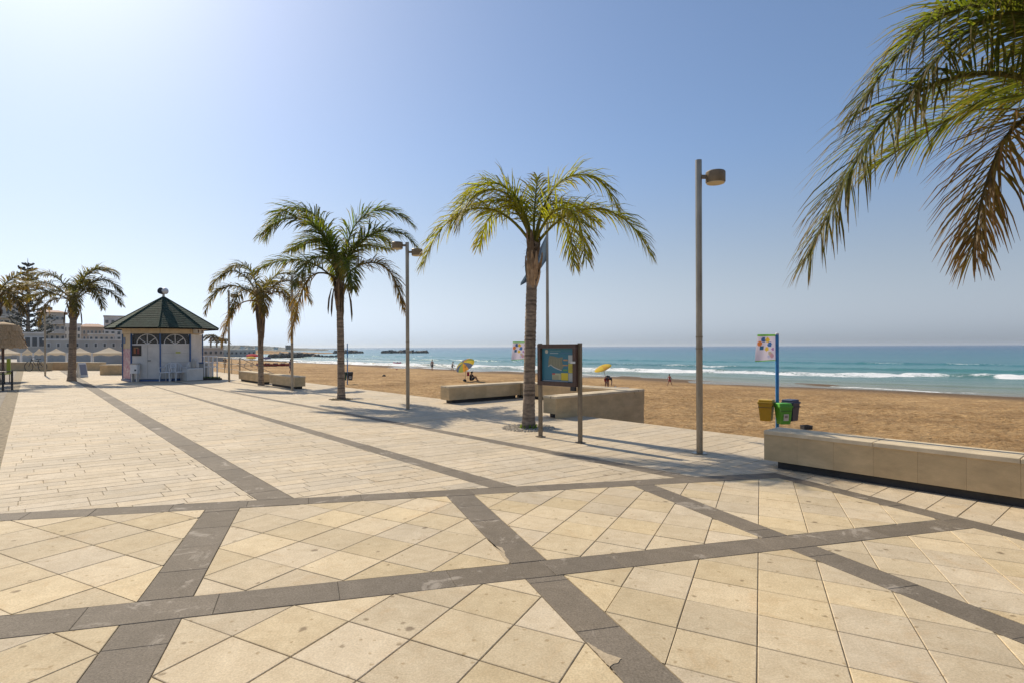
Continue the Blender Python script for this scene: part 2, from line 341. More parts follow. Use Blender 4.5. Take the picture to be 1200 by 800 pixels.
def sea_mat():
    m = bpy.data.materials.new('sea_water'); m.use_nodes = True; t = m.node_tree; p = t.nodes['Principled BSDF']
    p.inputs['IOR'].default_value = 1.33; p.inputs['Specular IOR Level'].default_value = 0.45
    pos = t.nodes.new('ShaderNodeNewGeometry').outputs['Position']
    mp = N(t, 'ShaderNodeMapping'); mp.inputs['Rotation'].default_value = (0, 0, -ROT_A); t.links.new(pos, mp.inputs['Vector'])
    st = N(t, 'ShaderNodeMapping'); st.inputs['Scale'].default_value = (0.30, 1.0, 1.0); t.links.new(mp.outputs[0], st.inputs['Vector'])
    a = N(t, 'ShaderNodeAttribute', attribute_name='depth'); fo = N(t, 'ShaderNodeAttribute', attribute_name='foam')
    rr = t.nodes.new('ShaderNodeValToRGB'); e = rr.color_ramp.elements
    e[0].position = 0.0; e[0].color = (0.24, 0.205, 0.13, 1); e[1].position = 1.0; e[1].color = (0.018, 0.085, 0.17, 1)
    for ps, cc in ((0.10, (0.225, 0.225, 0.15)), (0.28, (0.165, 0.235, 0.18)), (0.5, (0.065, 0.215, 0.215)), (0.75, (0.03, 0.15, 0.20))):
        x = e.new(ps); x.color = (*cc, 1)
    t.links.new(a.outputs['Fac'], rr.inputs['Fac'])
    patch = N(t, 'ShaderNodeTexNoise', i_Scale=0.035, i_Detail=5.0); t.links.new(st.outputs[0], patch.inputs['Vector'])
    c = mixc(t, 1.0, rr.outputs['Color'], ramp(t, patch.outputs['Fac'], 0.3, 0.7, (0.78, 0.82, 0.85), (1.2, 1.15, 1.1)), 'MULTIPLY')
    fn = N(t, 'ShaderNodeTexNoise', i_Scale=0.8, i_Detail=9.0, i_Roughness=0.78); t.links.new(st.outputs[0], fn.inputs['Vector'])
    fs = N(t, 'ShaderNodeMath', operation='MULTIPLY_ADD'); fs.inputs[1].default_value = 1.9; fs.inputs[2].default_value = -0.95
    t.links.new(fn.outputs['Fac'], fs.inputs[0]); ad = N(t, 'ShaderNodeMath', operation='ADD')
    t.links.new(fs.outputs[0], ad.inputs[0]); t.links.new(fo.outputs['Fac'], ad.inputs[1])
    fn2 = N(t, 'ShaderNodeTexNoise', i_Scale=2.6, i_Detail=6.0, i_Roughness=0.7); t.links.new(mp.outputs[0], fn2.inputs['Vector'])
    f3 = N(t, 'ShaderNodeMath', operation='MULTIPLY_ADD'); f3.inputs[1].default_value = 1.3; f3.inputs[2].default_value = -0.65
    t.links.new(fn2.outputs['Fac'], f3.inputs[0]); ad2 = N(t, 'ShaderNodeMath', operation='ADD')
    t.links.new(ad.outputs[0], ad2.inputs[0]); t.links.new(f3.outputs[0], ad2.inputs[1])
    ff = ramp(t, ad2.outputs[0], 0.36, 0.66)
    c = mixc(t, ff, c, (0.80, 0.81, 0.80)); t.links.new(c, p.inputs['Base Color'])
    r = N(t, 'ShaderNodeMix', data_type='FLOAT'); t.links.new(ff, r.inputs['Factor']); r.inputs['A'].default_value = 0.22; r.inputs['B'].default_value = 0.9
    t.links.new(r.outputs['Result'], p.inputs['Roughness'])
    w1 = N(t, 'ShaderNodeTexNoise', i_Scale=0.55, i_Detail=6.0, i_Roughness=0.6); t.links.new(st.outputs[0], w1.inputs['Vector'])
    b = N(t, 'ShaderNodeBump', i_Strength=0.9, i_Distance=0.9); t.links.new(w1.outputs['Fac'], b.inputs['Height']); t.links.new(b.outputs[0], p.inputs['Normal'])
    return m
M['sea'] = sea_mat()

# ------------------------------------------------------------------ the promenade: slabs, planks and dark bands
def g2(px, py): v = G(px, py); return Vector((v.x, v.y))
class Line:
    def __init__(s, a, b, px=True):
        s.a = g2(*a) if px else Vector(a); s.b = g2(*b) if px else Vector(b); s.d = (s.b - s.a).normalized(); s.n = Vector((-s.d.y, s.d.x))
    def half(s, ref, off=0.0):
        n = s.n if (ref - s.a).dot(s.n) > 0 else -s.n
        return (s.a + n*off, n)
def clip(poly, planes):
    for p, n in planes:
        out = []; m = len(poly)
        for i in range(m):
            a, b = poly[i], poly[(i+1) % m]; da, db = (a-p).dot(n), (b-p).dot(n)
            if da >= 0: out.append(a)
            if (da > 0 > db) or (da < 0 < db): out.append(a + (b-a)*(da/(da-db)))
        poly = out
        if len(poly) < 3: return None
    return poly
def area(poly): return 0.5*abs(sum(poly[i].x*poly[i-1].y - poly[i-1].x*poly[i].y for i in range(len(poly))))
def inset(poly, g):
    m = len(poly); out = []
    cw = sum(poly[i-1].x*poly[i].y - poly[i].x*poly[i-1].y for i in range(m)) > 0
    if not cw: poly = poly[::-1]
    pl = []
    for i in range(m):
        a, b = poly[i], poly[(i+1) % m]; d = (b-a)
        if d.length < 1e-6: continue
        d.normalize(); n = Vector((-d.y, d.x)); pl.append((a + n*g, n))
    r = clip(list(poly), pl)
    return r
L1T = Line((0, 601.3), (788, 559.7)); L1B = Line((0, 609.8), (700, 571.0))
L2T = Line((0, 721), (1040, 614.7)); L2B = Line((0, 747.5), (1040, 629.3))
A0L = Line((20.25, 434.5), (0, 477.5)); A0R = Line((27.75, 434.5), (0, 547.5))
A1L = Line((88.7, 446), (302, 585)); A1R = Line((100, 446), (343, 582.4))
A2L = Line((280, 482.3), (574, 570.7)); A2R = Line((280, 479.3), (607.5, 570))
A3B = Line((560, 515), (760, 553.3)); A3T = Line((560, 511.3), (760, 548))
F1L = Line((237.5, 601), (90, 800)); F1R = Line((277.5, 601), (172.5, 800))
F2L = Line((525, 582), (733, 800)); F2R = Line((556.5, 580), (802, 800))
F3L = Line((745, 569.7), (1200, 753.5)); F3U = Line((766.7, 567.5), (1200, 731))
F4L = Line((1040, 592), (1200, 633)); F4U = Line((1040, 585.3), (1200, 624))
NEAR = (Vector((0, 1.55)), Vector((0, 1)))
def st2(s, t): v = ST(s, t); return Vector((v.x, v.y))
EDGEH = (st2(0, EDGE), -Vector((NX.x, NX.y)))
LEFTM = (Vector((0, 0)), Vector((F, 1000)).normalized().__class__((F, 1000)).normalized())   # keep what lies right of a line well outside the frame
RIGHTM = (Vector((0, 0)), Vector((-F, 950)).normalized())
FARM = (st2(53.5, 0), -Vector((AX.x, AX.y)))

prom = tag(bpy.data.objects.new('promenade', None), kind='structure')
bm = MB()
bm.prism([st2(-14, -32), st2(-14, EDGE), st2(58, EDGE), st2(58, -32)][::1], -2.3, -0.007)
bm.prism([st2(8.92, EDGE-0.002), st2(8.92, 12.08), st2(13.56, 12.08), st2(13.56, EDGE-0.002)], -2.3, -0.002)
prom = bm.build('promenade', M['mortar']); tag(prom, 'cream stone promenade crossed by dark paving bands', kind='structure')

pieces = []      # (kind, polygon, tone, ztop)
def emit(kind, poly, planes, tone, gap=0.003):
    q = clip(poly, planes)
    if not q or area(q) < 0.0016: return
    q = inset(q, gap)
    if not q or area(q) < 0.001: return
    pieces.append((kind, q, tone))
def tone(base=1.0, amp=0.10, warm=0.04):
    k = base + rng.uniform(-amp, amp*0.7); w = rng.uniform(-warm, warm)
    return (k*(1+w*0.5), k, k*(1-w))
# square slabs in front
GC = ((0.39665, 0.18187, -2.3744), (-0.1948, 0.41275, 4.51768), (0.00516, 0.01157, 1.0))
def grid(p, q):
    x, y, w = (r[0]*p + r[1]*q + r[2] for r in GC); return Vector((x/w, y/w))
def H(l, ref, off=0.0): return l.half(g2(*ref), off)
zones = [((L1B, L2T, F1L), (60, 650)), ((L1B, L2T, F1R, F2L), (400, 640)), ((L1B, L2T, F2R, F3L), (720, 610)), ((L1B, L2T, F3U, F4L), (980, 595)),
         ((L2B, F1L), (30, 780)), ((L2B, F1R, F2L), (450, 760)), ((L2B, F2R, F3L), (850, 730)), ((L2B, F3U, F4L), (1150, 690))]
for ls, ref in zones:
    planes = [H(l, ref, 0.002) for l in ls] + [NEAR, LEFTM, RIGHTM]
    for p in range(-16, 26):
        for q in range(-12, 14):
            c = grid(p+.5, q+.5)
            if c.y < 1 or c.y > 9: continue
            poly = [grid(p, q), grid(p+1, q), grid(p+1, q+1), grid(p, q+1)]
            random.seed(p*101+q)
            k = 1 + random.uniform(-0.15, 0.08); w = random.uniform(-0.03, 0.09)
            emit('paving_slab', poly, planes, (k*(1+w*.4), k, k*(1-w*1.3)))
# planks beyond
def rows(planes, ang, width, lmin, lmax, srange, trange, joint=None):
    d = Vector((math.sin(ang), math.cos(ang))); e = Vector((AX.x, AX.y)); e = joint or e
    w = Vector((-d.y, d.x))
    if w.dot(Vector((AX.x, AX.y))) < 0: w = -w
    dw = e / e.dot(w)                                  # step to the next row along the joint direction
    r0, r1 = srange
    k = r0
    while k < r1:
        t = trange[0] - rng.uniform(0, lmax)
        while t < trange[1]:
            L = rng.uniform(lmin, lmax)
            o = dw*k; a = o + d*t; b = o + d*(t+L)
            emit('paving_plank', [a, b, b + dw*width, a + dw*width], planes, tone(1.0, 0.085, 0.035))
            t += L
        k += width
R1 = rad(57); R2 = rad(50)
rows([H(L1T, (100, 560), .002), H(A0R, (100, 560), .002), H(A1L, (100, 560), .002), FARM, LEFTM], R1, 0.215, 0.42, 0.85, (2, 60), (-75, 12))
rows([H(L1T, (330, 540), .002), H(A1R, (330, 540), .002), H(A2L, (330, 540), .002), FARM], R1, 0.215, 0.42, 0.85, (2, 60), (-60, 14))
rows([H(L1T, (600, 540), .002), H(A2R, (600, 540), .002), H(A3B, (600, 540), .002), FARM], R1, 0.215, 0.42, 0.85, (2, 60), (-50, 14))
rows([H(A0L, (0, 450), .002), FARM, LEFTM], R1, 0.215, 0.42, 0.85, (10, 60), (-90, -5))
J = g2(915, 551.5); JP = Vector((AX.x, AX.y))
rows([H(L1T, (700, 520), .002), H(A3T, (700, 520), .002), (J, JP), EDGEH, FARM], R2, 0.26, 0.5, 1.0, (2, 56), (3, 12))
rows([H(F4U, (1100, 570), .002), (J, -JP), EDGEH, RIGHTM], R2, 0.26, 0.6, 0.9, (-8, 6), (3, 12))
rows([(st2(9.3, 0), JP), (st2(13.2, 0), -JP), (st2(0, EDGE-.001), Vector((NX.x, NX.y))), (st2(0, 11.72), -Vector((NX.x, NX.y)))], R2, 0.26, 0.5, 1.0, (8, 15), (9, 13))
# dark bands
def band(la, lb, ref, others, cut, step, lo, hi):
    planes = [H(la, ref, 0.0), H(lb, ref, 0.0)] + others
    c0 = (la.a + lb.a)/2; d = la.d; x = lo
    cutd = cut.d; nn = Vector((-cutd.y, cutd.x))
    if nn.dot(d) < 0: nn = -nn
    while x < hi:
        L = step*rng.uniform(0.8, 1.25)
        p = c0 + d*x; q = c0 + d*(x+L); c = p - cutd*3; 
        emit('border_slab', [p - cutd*4, p + cutd*4, q + cutd*4, q - cutd*4], planes, tone(1.0, 0.13, 0.02), 0.0012)
        x += L
band(L1T, L1B, (400, 584), [H(F4U, (1000, 600)), LEFTM], F2L, 0.62, -9, 14)
band(L2T, L2B, (400, 695), [H(F4L, (1000, 650)), LEFTM], F2L, 0.62, -6, 9)
for la, lb, r1, r2 in ((F1L, F1R, (238, 640), (130, 790)), (F2L, F2R, (560, 600), (730, 780)), (F3L, F3U, (800, 588), (1080, 695))):
    band(la, lb, r1, [H(L1B, r1, .002), H(L2T, r1, .002)], L2T, 0.62, -8, 8)
    band(la, lb, r2, [H(L2B, r2, .002), NEAR, RIGHTM], L2T, 0.62, -8, 8)
band(F4L, F4U, (1100, 604), [H(L1B, (1100, 604)), RIGHTM, NEAR], L2T, 0.62, -9, 9)
cutr = Line((0, 0), (math.sin(R1), math.cos(R1)), px=False)
for la, lb, ref in ((A0L, A0R, (12, 450)), (A1L, A1R, (200, 515)), (A2L, A2R, (450, 532)), (A3B, A3T, (660, 532))):
    band(la, lb, ref, [H(L1T, ref, .002), FARM, LEFTM], cutr, 0.62, -60, 60)

def px_size(q):
    c = sum(q, Vector((0, 0)))/len(q)
    if c.y < 1.2 or abs(c.x)/c.y > 0.97 or c.y*0.615 < 1.45: return 0
    return area(q)*1.6*F*F/c.y**3
for kind, mat, cap in (('paving_slab', M['stone'], 290), ('paving_plank', M['plank'], 290), ('border_slab', M['band'], 290)):
    lst = sorted((x for x in pieces if x[0] == kind), key=lambda x: -px_size(x[1]))
    rest = MB(); cnt = 0
    for i, (k, q, tn) in enumerate(lst):
        zt = rng.uniform(-0.0012, 0.0012)
        if i < cap and px_size(q) > 14:
            b = MB(); b.cur = tn; b.prism(q, -0.03, zt-0.0025)
            r = inset(q, 0.0035)
            if r and len(r) == len(q):
                b.f.pop(); b.c.pop(); n = len(q)
                qq = [Vector(v[:2]) for v in b.v[n:2*n]]
                # bevelled arris: match each outer corner with the nearest inner one
                top = [min(r, key=lambda w: (w-v).length) for v in qq]
                base = len(b.v); b.v += [(w.x, w.y, zt) for w in top]
                for j in range(n):
                    j2 = (j+1) % n; b.f.append((n+j, n+j2, base+j2, base+j)); b.c.append(tn)
                b.f.append(tuple(range(base, base+n))); b.c.append(tn)
            b.build(kind, mat, prom, col=True); cnt += 1
        else:
            rest.cur = tn; rest.prism(q, -0.03, zt)
    if rest.f:
        o = rest.build(kind+'_field', mat, prom, col=True); o['kind'] = 'stuff'
    print(kind, len(lst), cnt)

for P in ([(570,630),(578.3,639),(587.5,640.8),(590.8,645),(591.7,650),(597,658),(596,660),(583,644)],
          [(688,752),(700,760),(712,766),(728,771),(722,777),(714,782),(721,788),(709,775)]):
    q = [g2(*p) for p in P]; c_ = sum(q, Vector((0, 0)))/len(q); out = []
    for i in range(len(q)):
        a_, b_ = q[i], q[(i+1) % len(q)]
        for k in range(5): out.append(a_.lerp(b_, k/5) + Vector((rng.uniform(-1, 1), rng.uniform(-1, 1)))*(0.006 if k else 0.0))
    m_ = MB(); m_.cur = (0.80, 0.77, 0.72); m_.prism(out, -0.002, 0.0026); m_.build('mortar_smear', M['plank'], prom, col=True)

# ------------------------------------------------------------------ sand and sea
def axis(parts):
    out = []
    for a, b, st in parts: out += list(np.arange(a, b, st))
    return np.array(out + [parts[-1][1]])
def fbm(s, t, fs, ft, seed, octs=3):
    out = np.zeros_like(s); amp = 1.0
    r = np.random.RandomState(seed)
    for o in range(octs):
        for k in range(4):
            a = r.uniform(0, 2*math.pi); ph = r.uniform(0, 6.28)
            out += amp*0.35*np.sin(2*math.pi*(s*fs*math.cos(a)*2**o + t*ft*math.sin(a)*2**o) + ph)
        amp *= 0.55
    return out
def grid_mesh(name, sv, tv, zf, attrs, mat):
    SS, TT = np.meshgrid(sv, tv, indexing='ij'); Z = zf(SS, TT)
    X = SS*AX.x + TT*NX.x; Y = SS*AX.y + TT*NX.y
    co = np.stack([X, Y, Z], -1).reshape(-1, 3); ns, ntt = len(sv), len(tv)
    i = np.arange(ns-1)[:, None]*ntt + np.arange(ntt-1)[None, :]
    q = np.stack([i, i+1, i+1+ntt, i+ntt], -1).reshape(-1, 4)
    q = q[:, ::-1]
    me = bpy.data.meshes.new(name); me.vertices.add(len(co)); me.vertices.foreach_set('co', co.astype(np.float32).ravel())
    me.loops.add(q.size); me.loops.foreach_set('vertex_index', q.astype(np.int32).ravel())
    me.polygons.add(len(q)); me.polygons.foreach_set('loop_start', np.arange(0, q.size, 4, dtype=np.int32))
    me.polygons.foreach_set('use_smooth', np.ones(len(q), dtype=bool))
    for nm, fn in attrs.items():
        a = me.attributes.new(nm, 'FLOAT', 'POINT'); a.data.foreach_set('value', fn(SS, TT).astype(np.float32).ravel())
    me.update(calc_edges=True); me.validate(); me.materials.append(mat)
    o = bpy.data.objects.new(name, me); COL.objects.link(o); return o
r0 = np.random.RandomState(3)
def sandz(s, t):
    z = SZ0 - (t-EDGE)*SLP
    z += 0.035*fbm(s, t, 0.05, 0.12, 1) + 0.03*fbm(s, t, 0.45, 0.6, 2)*np.clip((SHORE-2-t)/8, 0, 1)
    z += r0.normal(0, 0.022, s.shape)*np.clip((SHORE-4-t)/10, 0, 1)
    for tc in (26.0, 27.8, 33.5, 35.3, 41.0): z -= 0.05*np.exp(-((t - tc - 0.6*np.sin(s*0.06+tc) - 0.2*np.sin(s*0.21))/0.22)**2)
    z += 0.06*np.abs(fbm(s, t, 0.9, 0.9, 6))*np.clip((SHORE-6-t)/6, 0, 1)
    return z
def wetf(s, t): return np.clip((t - (SHORE-5.0) - 0.9*fbm(s, t, 0.03, 0.0, 5))/3.5, 0, 1)
sand = grid_mesh('sand', axis([(-60, -14, 2), (-14, 48, 0.3), (48, 90, 1), (90, 330, 5)]), axis([(EDGE-0.3, 17, 0.8), (17, 36, 0.22), (36, 58, 0.45), (58, 64, 1)]), sandz, {'wet': wetf}, M['sand'])
tag(sand, 'golden sand beach below the promenade', kind='structure')
low = MB(); low.prism([st2(58, -140), st2(58, EDGE-0.2), st2(330, EDGE-0.2), st2(330, -140)], -3, -0.95)
tag(low.build('ground', M['concrete']), 'lower ground behind the end of the promenade', kind='structure')
gnd = MB(); gnd.prism([st2(-900, -900), st2(-900, 40), st2(3000, 40), st2(3000, -900)], -6, -3.2)
tag(gnd.build('terrain', M['sand']), 'land under the beach and town', kind='structure')

def crest(s, k):
    if k == 0: return 84 - 0.33*(s-5) + 0.0006*(s-5)**2 + 1.2*np.sin(s*0.11) + 0.5*np.sin(s*0.37+1)
    if k == 1: return 62.5 - 0.02*s + 1.0*np.sin(s*0.09+2) + 0.5*np.sin(s*0.31)
    if k == 2: return 100 - 0.12*s + 2.0*np.sin(s*0.06+1)
    if k == 3: return 54.6 + 0.9*np.sin(s*0.13+0.7) + 0.5*np.sin(s*0.41)
    if k == 4: return 128 - 0.1*s + 3*np.sin(s*0.05)
WAV = [(0, 0.42, 1.0), (1, 0.2, 0.75), (2, 0.35, 0.55), (4, 0.3, 0.35)]
def gate(s, seed, sc_, lo, hi): return np.clip((fbm(s, s*0, sc_, 0, seed, 2)-lo)/(hi-lo), 0, 1)
def seaz(s, t):
    z = SEA_Z + np.zeros_like(s)
    far = np.clip((700-t)/500, 0, 1)
    z += 0.06*fbm(s, t, 0.03, 0.11, 11)*far*np.clip((t-56)/15, 0, 1)
    for k, h, _ in WAV:
        d = t - crest(s, k); prof = np.where(d < 0, np.exp(-(d/0.9)**2), np.exp(-(d/3.2)**2))
        z += h*prof*np.where(s < 300, 1, 0)*(0.55 + 0.45*gate(s, 40+k, 0.02, -0.6, 0.4))*(1 + 0.22*fbm(s, t, 0.22, 0.1, 60+k) + 0.12*fbm(s, t, 0.6, 0.3, 70+k))
    return z
def foam(s, t):
    f = np.zeros_like(s)
    d = t - crest(s, 0); g = 0.30 + 0.70*gate(s, 21, 0.017, -0.9, -0.1)*(0.75 + 0.25*fbm(s, t, 0.09, 0.05, 44))
    g = g*(1 - 0.72*np.exp(-((s-15.4)/1.8)**2))               # one stretch of the breaker has not broken yet
    d = d + 0.8*fbm(s, t, 0.12, 0.1, 31) + 0.5*fbm(s, t, 0.4, 0.2, 32)
    f = np.maximum(f, g*np.where(d > 0, np.exp(-(np.abs(d)/0.8)**2), np.exp(-(np.abs(d)/(3.0+1.6*fbm(s, t*0, 0.05, 0, 33, 2)))**2.0)))
    for k, w, a, sd, lo, hi in ((1, 1.6, 0.70, 22, -0.2, 0.35), (2, 1.3, 0.55, 23, 0.1, 0.6), (3, 0.8, 0.72, 24, -0.35, 0.3), (4, 1.4, 0.42, 25, 0.3, 0.7)):
        d = t - crest(s, k) + 0.5*fbm(s, t, 0.15, 0.1, 50+k); gg = gate(s, sd, 0.03 if k != 3 else 0.06, lo, hi)
        f = np.maximum(f, a*gg*np.exp(-(d/w)**2))
    lft = np.clip((s-70)/60, 0, 1)                            # surf over the shallows further along the bay
    f = np.maximum(f, lft*0.62*np.clip(np.sin(t*0.42 + 0.9*np.sin(s*0.03) + 0.02*s), 0, 1)**2*np.clip((95-t)/25, 0, 1)*np.clip((t-53)/4, 0, 1))
    return f
def depthf(s, t): return np.clip(np.log10(np.maximum(t - 50.5, 0.1)/3)/np.log10(900/3), 0, 1)
sv = np.concatenate([-np.geomspace(6000, 30, 22), axis([(-22, 10, 0.8), (10, 120, 0.7), (120, 300, 2)]), np.geomspace(330, 6000, 16)])
tv = np.concatenate([axis([(49, 110, 0.45), (110, 150, 1.2)]), np.geomspace(156, 6000, 40)])
sea = grid_mesh('sea', sv, tv, seaz, {'foam': foam, 'depth': depthf}, M['sea'])
tag(sea, 'blue green sea with breaking surf', kind='structure')

# ------------------------------------------------------------------ stone benches
BW, BH = 0.42, 0.49
def bench(length, loc, rz, label, group='stone benches along the promenade', h=BH, w=BW, plinth=True, z0=0.0, groove=True, rend=0.0):
    """local X along the bench, Y across; origin at the middle of the base"""
    o = thing('stone_bench', loc, label, 'bench', rz, group)
    pl = MB(); pl.box((0, 0, z0+0.05), (length-0.30, w-0.14, 0.10 - 0.002)); pl.build('plinth', M['plinth'], o)
    n = max(1, round(length/0.44)); st = length/n
    core = MB(); core.box((0, 0, z0+(0.105+h-0.045)/2), (length-0.03, w-0.05, h-0.045-0.105-0.004)); core.cur = (0.6, 0.55, 0.5); core.build('core', M['bench_top'], o)
    for sy in (-1, 1):
        for i in range(n):
            b = MB(); k = rng.uniform(0.93, 1.05); wv = rng.uniform(-0.02, 0.03); b.cur = (k*(1+wv*0.4), k, k*(1-wv))
            b.box((-length/2 + st*(i+.5), sy*(w/2-0.015), z0+(0.10+h-0.05)/2), (st-0.0016, 0.024, h-0.15))
            b.build('cladding_panel', M['bench'], o, col=True)
    for sx in (-1, 1):
        b = MB(); b.cur = (0.97, 0.97, 0.96); b.box((sx*(length/2-0.013), 0, z0+(0.10+h-0.05)/2), (0.024, w-0.058, h-0.15)); b.build('cladding_panel', M['bench'], o, col=True)
    m = max(1, round(length/1.3)); ls = length/m
    for i in range(m):
        c = MB()
        for y0, y1 in (((-w/2-0.012), 0.02), (0.045, w/2+0.012)):
            c.bbox((-length/2 + ls*(i+.5), (y0+y1)/2, z0+h-0.025+0.001), (ls-0.004 + (0.0), y1-y0, 0.05), 0.006)
        c.build('coping_slab', M['bench_top'], o)
    gr = MB(); gr.box((0, 0.0325, z0+h-0.03), (length-0.01, 0.0245, 0.04)); gr.build('light_strip', M['steel'], o)
    return o
PB = rad(90) - AZA                 # world angle of the promenade direction
PB = ROT_A
def bench_st(s0, s1, t0, label, **k):
    return bench(s1-s0, ST((s0+s1)/2, t0 + BW/2), PB, label, **k)
def bench_n(t0, t1, s0, label, **k):          # bench running across the promenade, towards the sea
    return bench(t1-t0, ST(s0 + BW/2, (t0+t1)/2), PB + math.pi/2, label, **k)
pR = G(893, 549)                  # face line of the bench on the right
sR, tR = toST(G(897, 546.5))
bench_st(-1.6, sR, tR - 0.04, 'long pale stone bench in the right foreground with dark recessed base')
arm = bench_n(8.9, 11.70, 8.85, 'stone bench arm right behind the wooden map board')
for i in range(7):                                       # its outer face carries on down to the sand
    b = MB(); k = rng.uniform(0.9, 1.06); b.cur = (k, k*.99, k*.97); b.box((1.4 - 0.4*(i+.5) - (0.42 if i == 6 else 0)*0, BW/2-0.017, -0.90), (0.3984, 0.03, 2.0)); b.build('wall_panel', M['bench'], arm, col=True)
b = MB(); b.cur = (1, 1, 1); b.box((-1.4-0.21, BW/2-0.017, -0.75), (0.42, 0.03, 2.3)); b.build('wall_panel', M['bench'], arm, col=True)
bench_n(9.0, 11.70, 13.2, 'stone bench arm seen to the left of the middle palm trunk')
bench_st(8.85, 13.62, 11.72, 'stone bench on the sea side closing the paved bay behind the map board')
s1, t1 = toST(G(276, 446.0)); s2, t2 = toST(G(303, 450.5)); s3, t3 = toST(G(308, 451.5)); s4, t4 = toST(G(341.5, 456))
tb = 7.78
bench_st(s2+0.15, s1, tb, 'short stone bench on the kiosk side of the thin leaning palm')
bench_st(s4, s3-0.1, tb, 'short stone bench on the sea side of the thin leaning palm')

# ------------------------------------------------------------------ lamp posts
def lamp(loc, label, h=4.36, head_az=0.0, w=0.047, heads=(1,)):
    o = thing('street_lamp', loc, label, 'street lamp', head_az, 'steel street lamps along the promenade')
    p = MB(); p.tube([(0,0,0.012), (0,0,h)], w, 14); autosmooth(p.build('post', M['steel'], o))
    b = MB(); b.lathe([(0.11, 0), (0.11, 0.012), (0.07, 0.014)], 16); b.build('base_plate', M['steel'], o)
    d = MB(); d.box((0, -w-0.001, 1.0), (0.055, 0.006, 0.30)); d.build('service_door', M['steel'], o)
    h0_ = h
    for k in heads:
        h = h0_ + (0.17 if k < 0 else 0.0)
        a = MB(); a.box((k*(w+0.035), 0, h-0.25), (0.09, 0.05, 0.05)); a.build('arm', M['post'], o)
        hd = MB(); hd.lathe([(0.02, 0.0), (0.135, 0.0), (0.142, 0.01), (0.142, 0.15), (0.13, 0.165), (0.02, 0.168)], 24, (k*(w+0.205), 0, h-0.335))
        H_ = autosmooth(hd.build('lamp_head', M['post'], o))
        g = MB(); g.lathe([(0.128, -0.012), (0.128, -0.002), (0.1, -0.001)], 24, (k*(w+0.205), 0, h-0.335)); g.build('diffuser', M['lamp_glass'], H_)
    for z in (1.55, 1.72):
        bnd = MB(); bnd.tube([(0,0,z), (0,0,z+0.02)], w+0.004, 14); bnd.build('clamp_band', M['post'], o)
    return o
lamp(G(820, 531), 'tall steel lamp post nearest the camera, left of the long bench', 4.36, 0.0)
lamp(G(478, 479), 'steel lamp post with two drum heads between the two middle palms', 4.30, 0.1, heads=(1, -1))
lamp(G(342.5, 457), 'steel lamp post at the end of the short stone bench', 4.25, 0.1)
lamp(G(268.5, 447), 'steel lamp post just right of the kiosk railing', 4.3, 0.1)
lamp(G(53, 440), 'lamp post beside the bicycle on the far left', 4.2, 0.1)

# ------------------------------------------------------------------ map board
bL, bR = G(633.5, 511.5), G(680, 518.5)
vec = bR - bL; W = vec.length
o = thing('map_board', (bL+bR)/2, 'wooden framed town map board on two posts before the middle palm', 'notice board', math.atan2(vec.y, vec.x))
tz = 1.655
for sx in (-1, 1):
    b = MB(); b.box((sx*W/2, 0.0, tz/2), (0.055, 0.055, tz)); b.build('post', M['post'], o)
    b = MB(); b.box((sx*W/2, 0.0, 0.012), (0.14, 0.12, 0.01)); b.build('foot_plate', M['post'], o)
z0, z1 = 0.93, 1.64
fw = W - 0.03
f = MB()
f.box((0, -0.045, z1-0.035), (fw, 0.10, 0.07)); f.box((0, -0.045, z0+0.035), (fw, 0.10, 0.07))
for sx in (-1, 1): f.box((sx*(fw/2-0.035), -0.045, (z0+z1)/2), (0.07, 0.094, z1-z0-0.142))
fr = f.build('frame', M['wood'], o)
b = MB(); b.box((0, -0.03, (z0+z1)/2), (fw-0.142, 0.03, z1-z0-0.142)); b.cur = (0.03, 0.165, 0.23); b.c = [b.cur]*len(b.f); pan = b.build('map_panel', M['print'], o, col=True)
pw, ph = fw-0.142, z1-z0-0.142; yb = -0.0475
def patch(name, u0, v0, u1, v1, c, poly=None, y=yb):
    m = MB(); m.cur = c
    P = poly or [(u0, v0), (u1, v0), (u1, v1), (u0, v1)]
    m.face([(-pw/2 + u*pw, y, z0+0.071 + v*ph) for u, v in P])
    # thin sheet with an edge
    n = len(P); b2 = [(-pw/2 + u*pw, y+0.002, z0+0.071 + v*ph) for u, v in P]
    for i in range(n):
        j = (i+1) % n; m.face([m.v[i], b2[i], b2[j], m.v[j]])
    return m.build(name, M['print'], pan, col=True)
patch('town_map', 0, 0, 0, 0, (0.20, 0.20, 0.13), [(0.2,0.47),(0.28,0.52),(0.38,0.45),(0.5,0.40),(0.62,0.36),(0.68,0.45),(0.64,0.60),(0.66,0.74),(0.52,0.72),(0.38,0.76),(0.24,0.78),(0.21,0.62)])
patch('coast_line', 0, 0, 0, 0, (0.5, 0.5, 0.45), [(0.2,0.44),(0.28,0.49),(0.38,0.42),(0.5,0.37),(0.62,0.33),(0.62,0.355),(0.5,0.395),(0.38,0.445),(0.28,0.515),(0.2,0.465)], yb-0.001)
for k in range(7):
    u = 0.26+0.05*k; patch('street_line', u, 0.47+0.02*(k % 3), u+0.008, 0.68, (0.35, 0.33, 0.22), y=yb-0.0025)
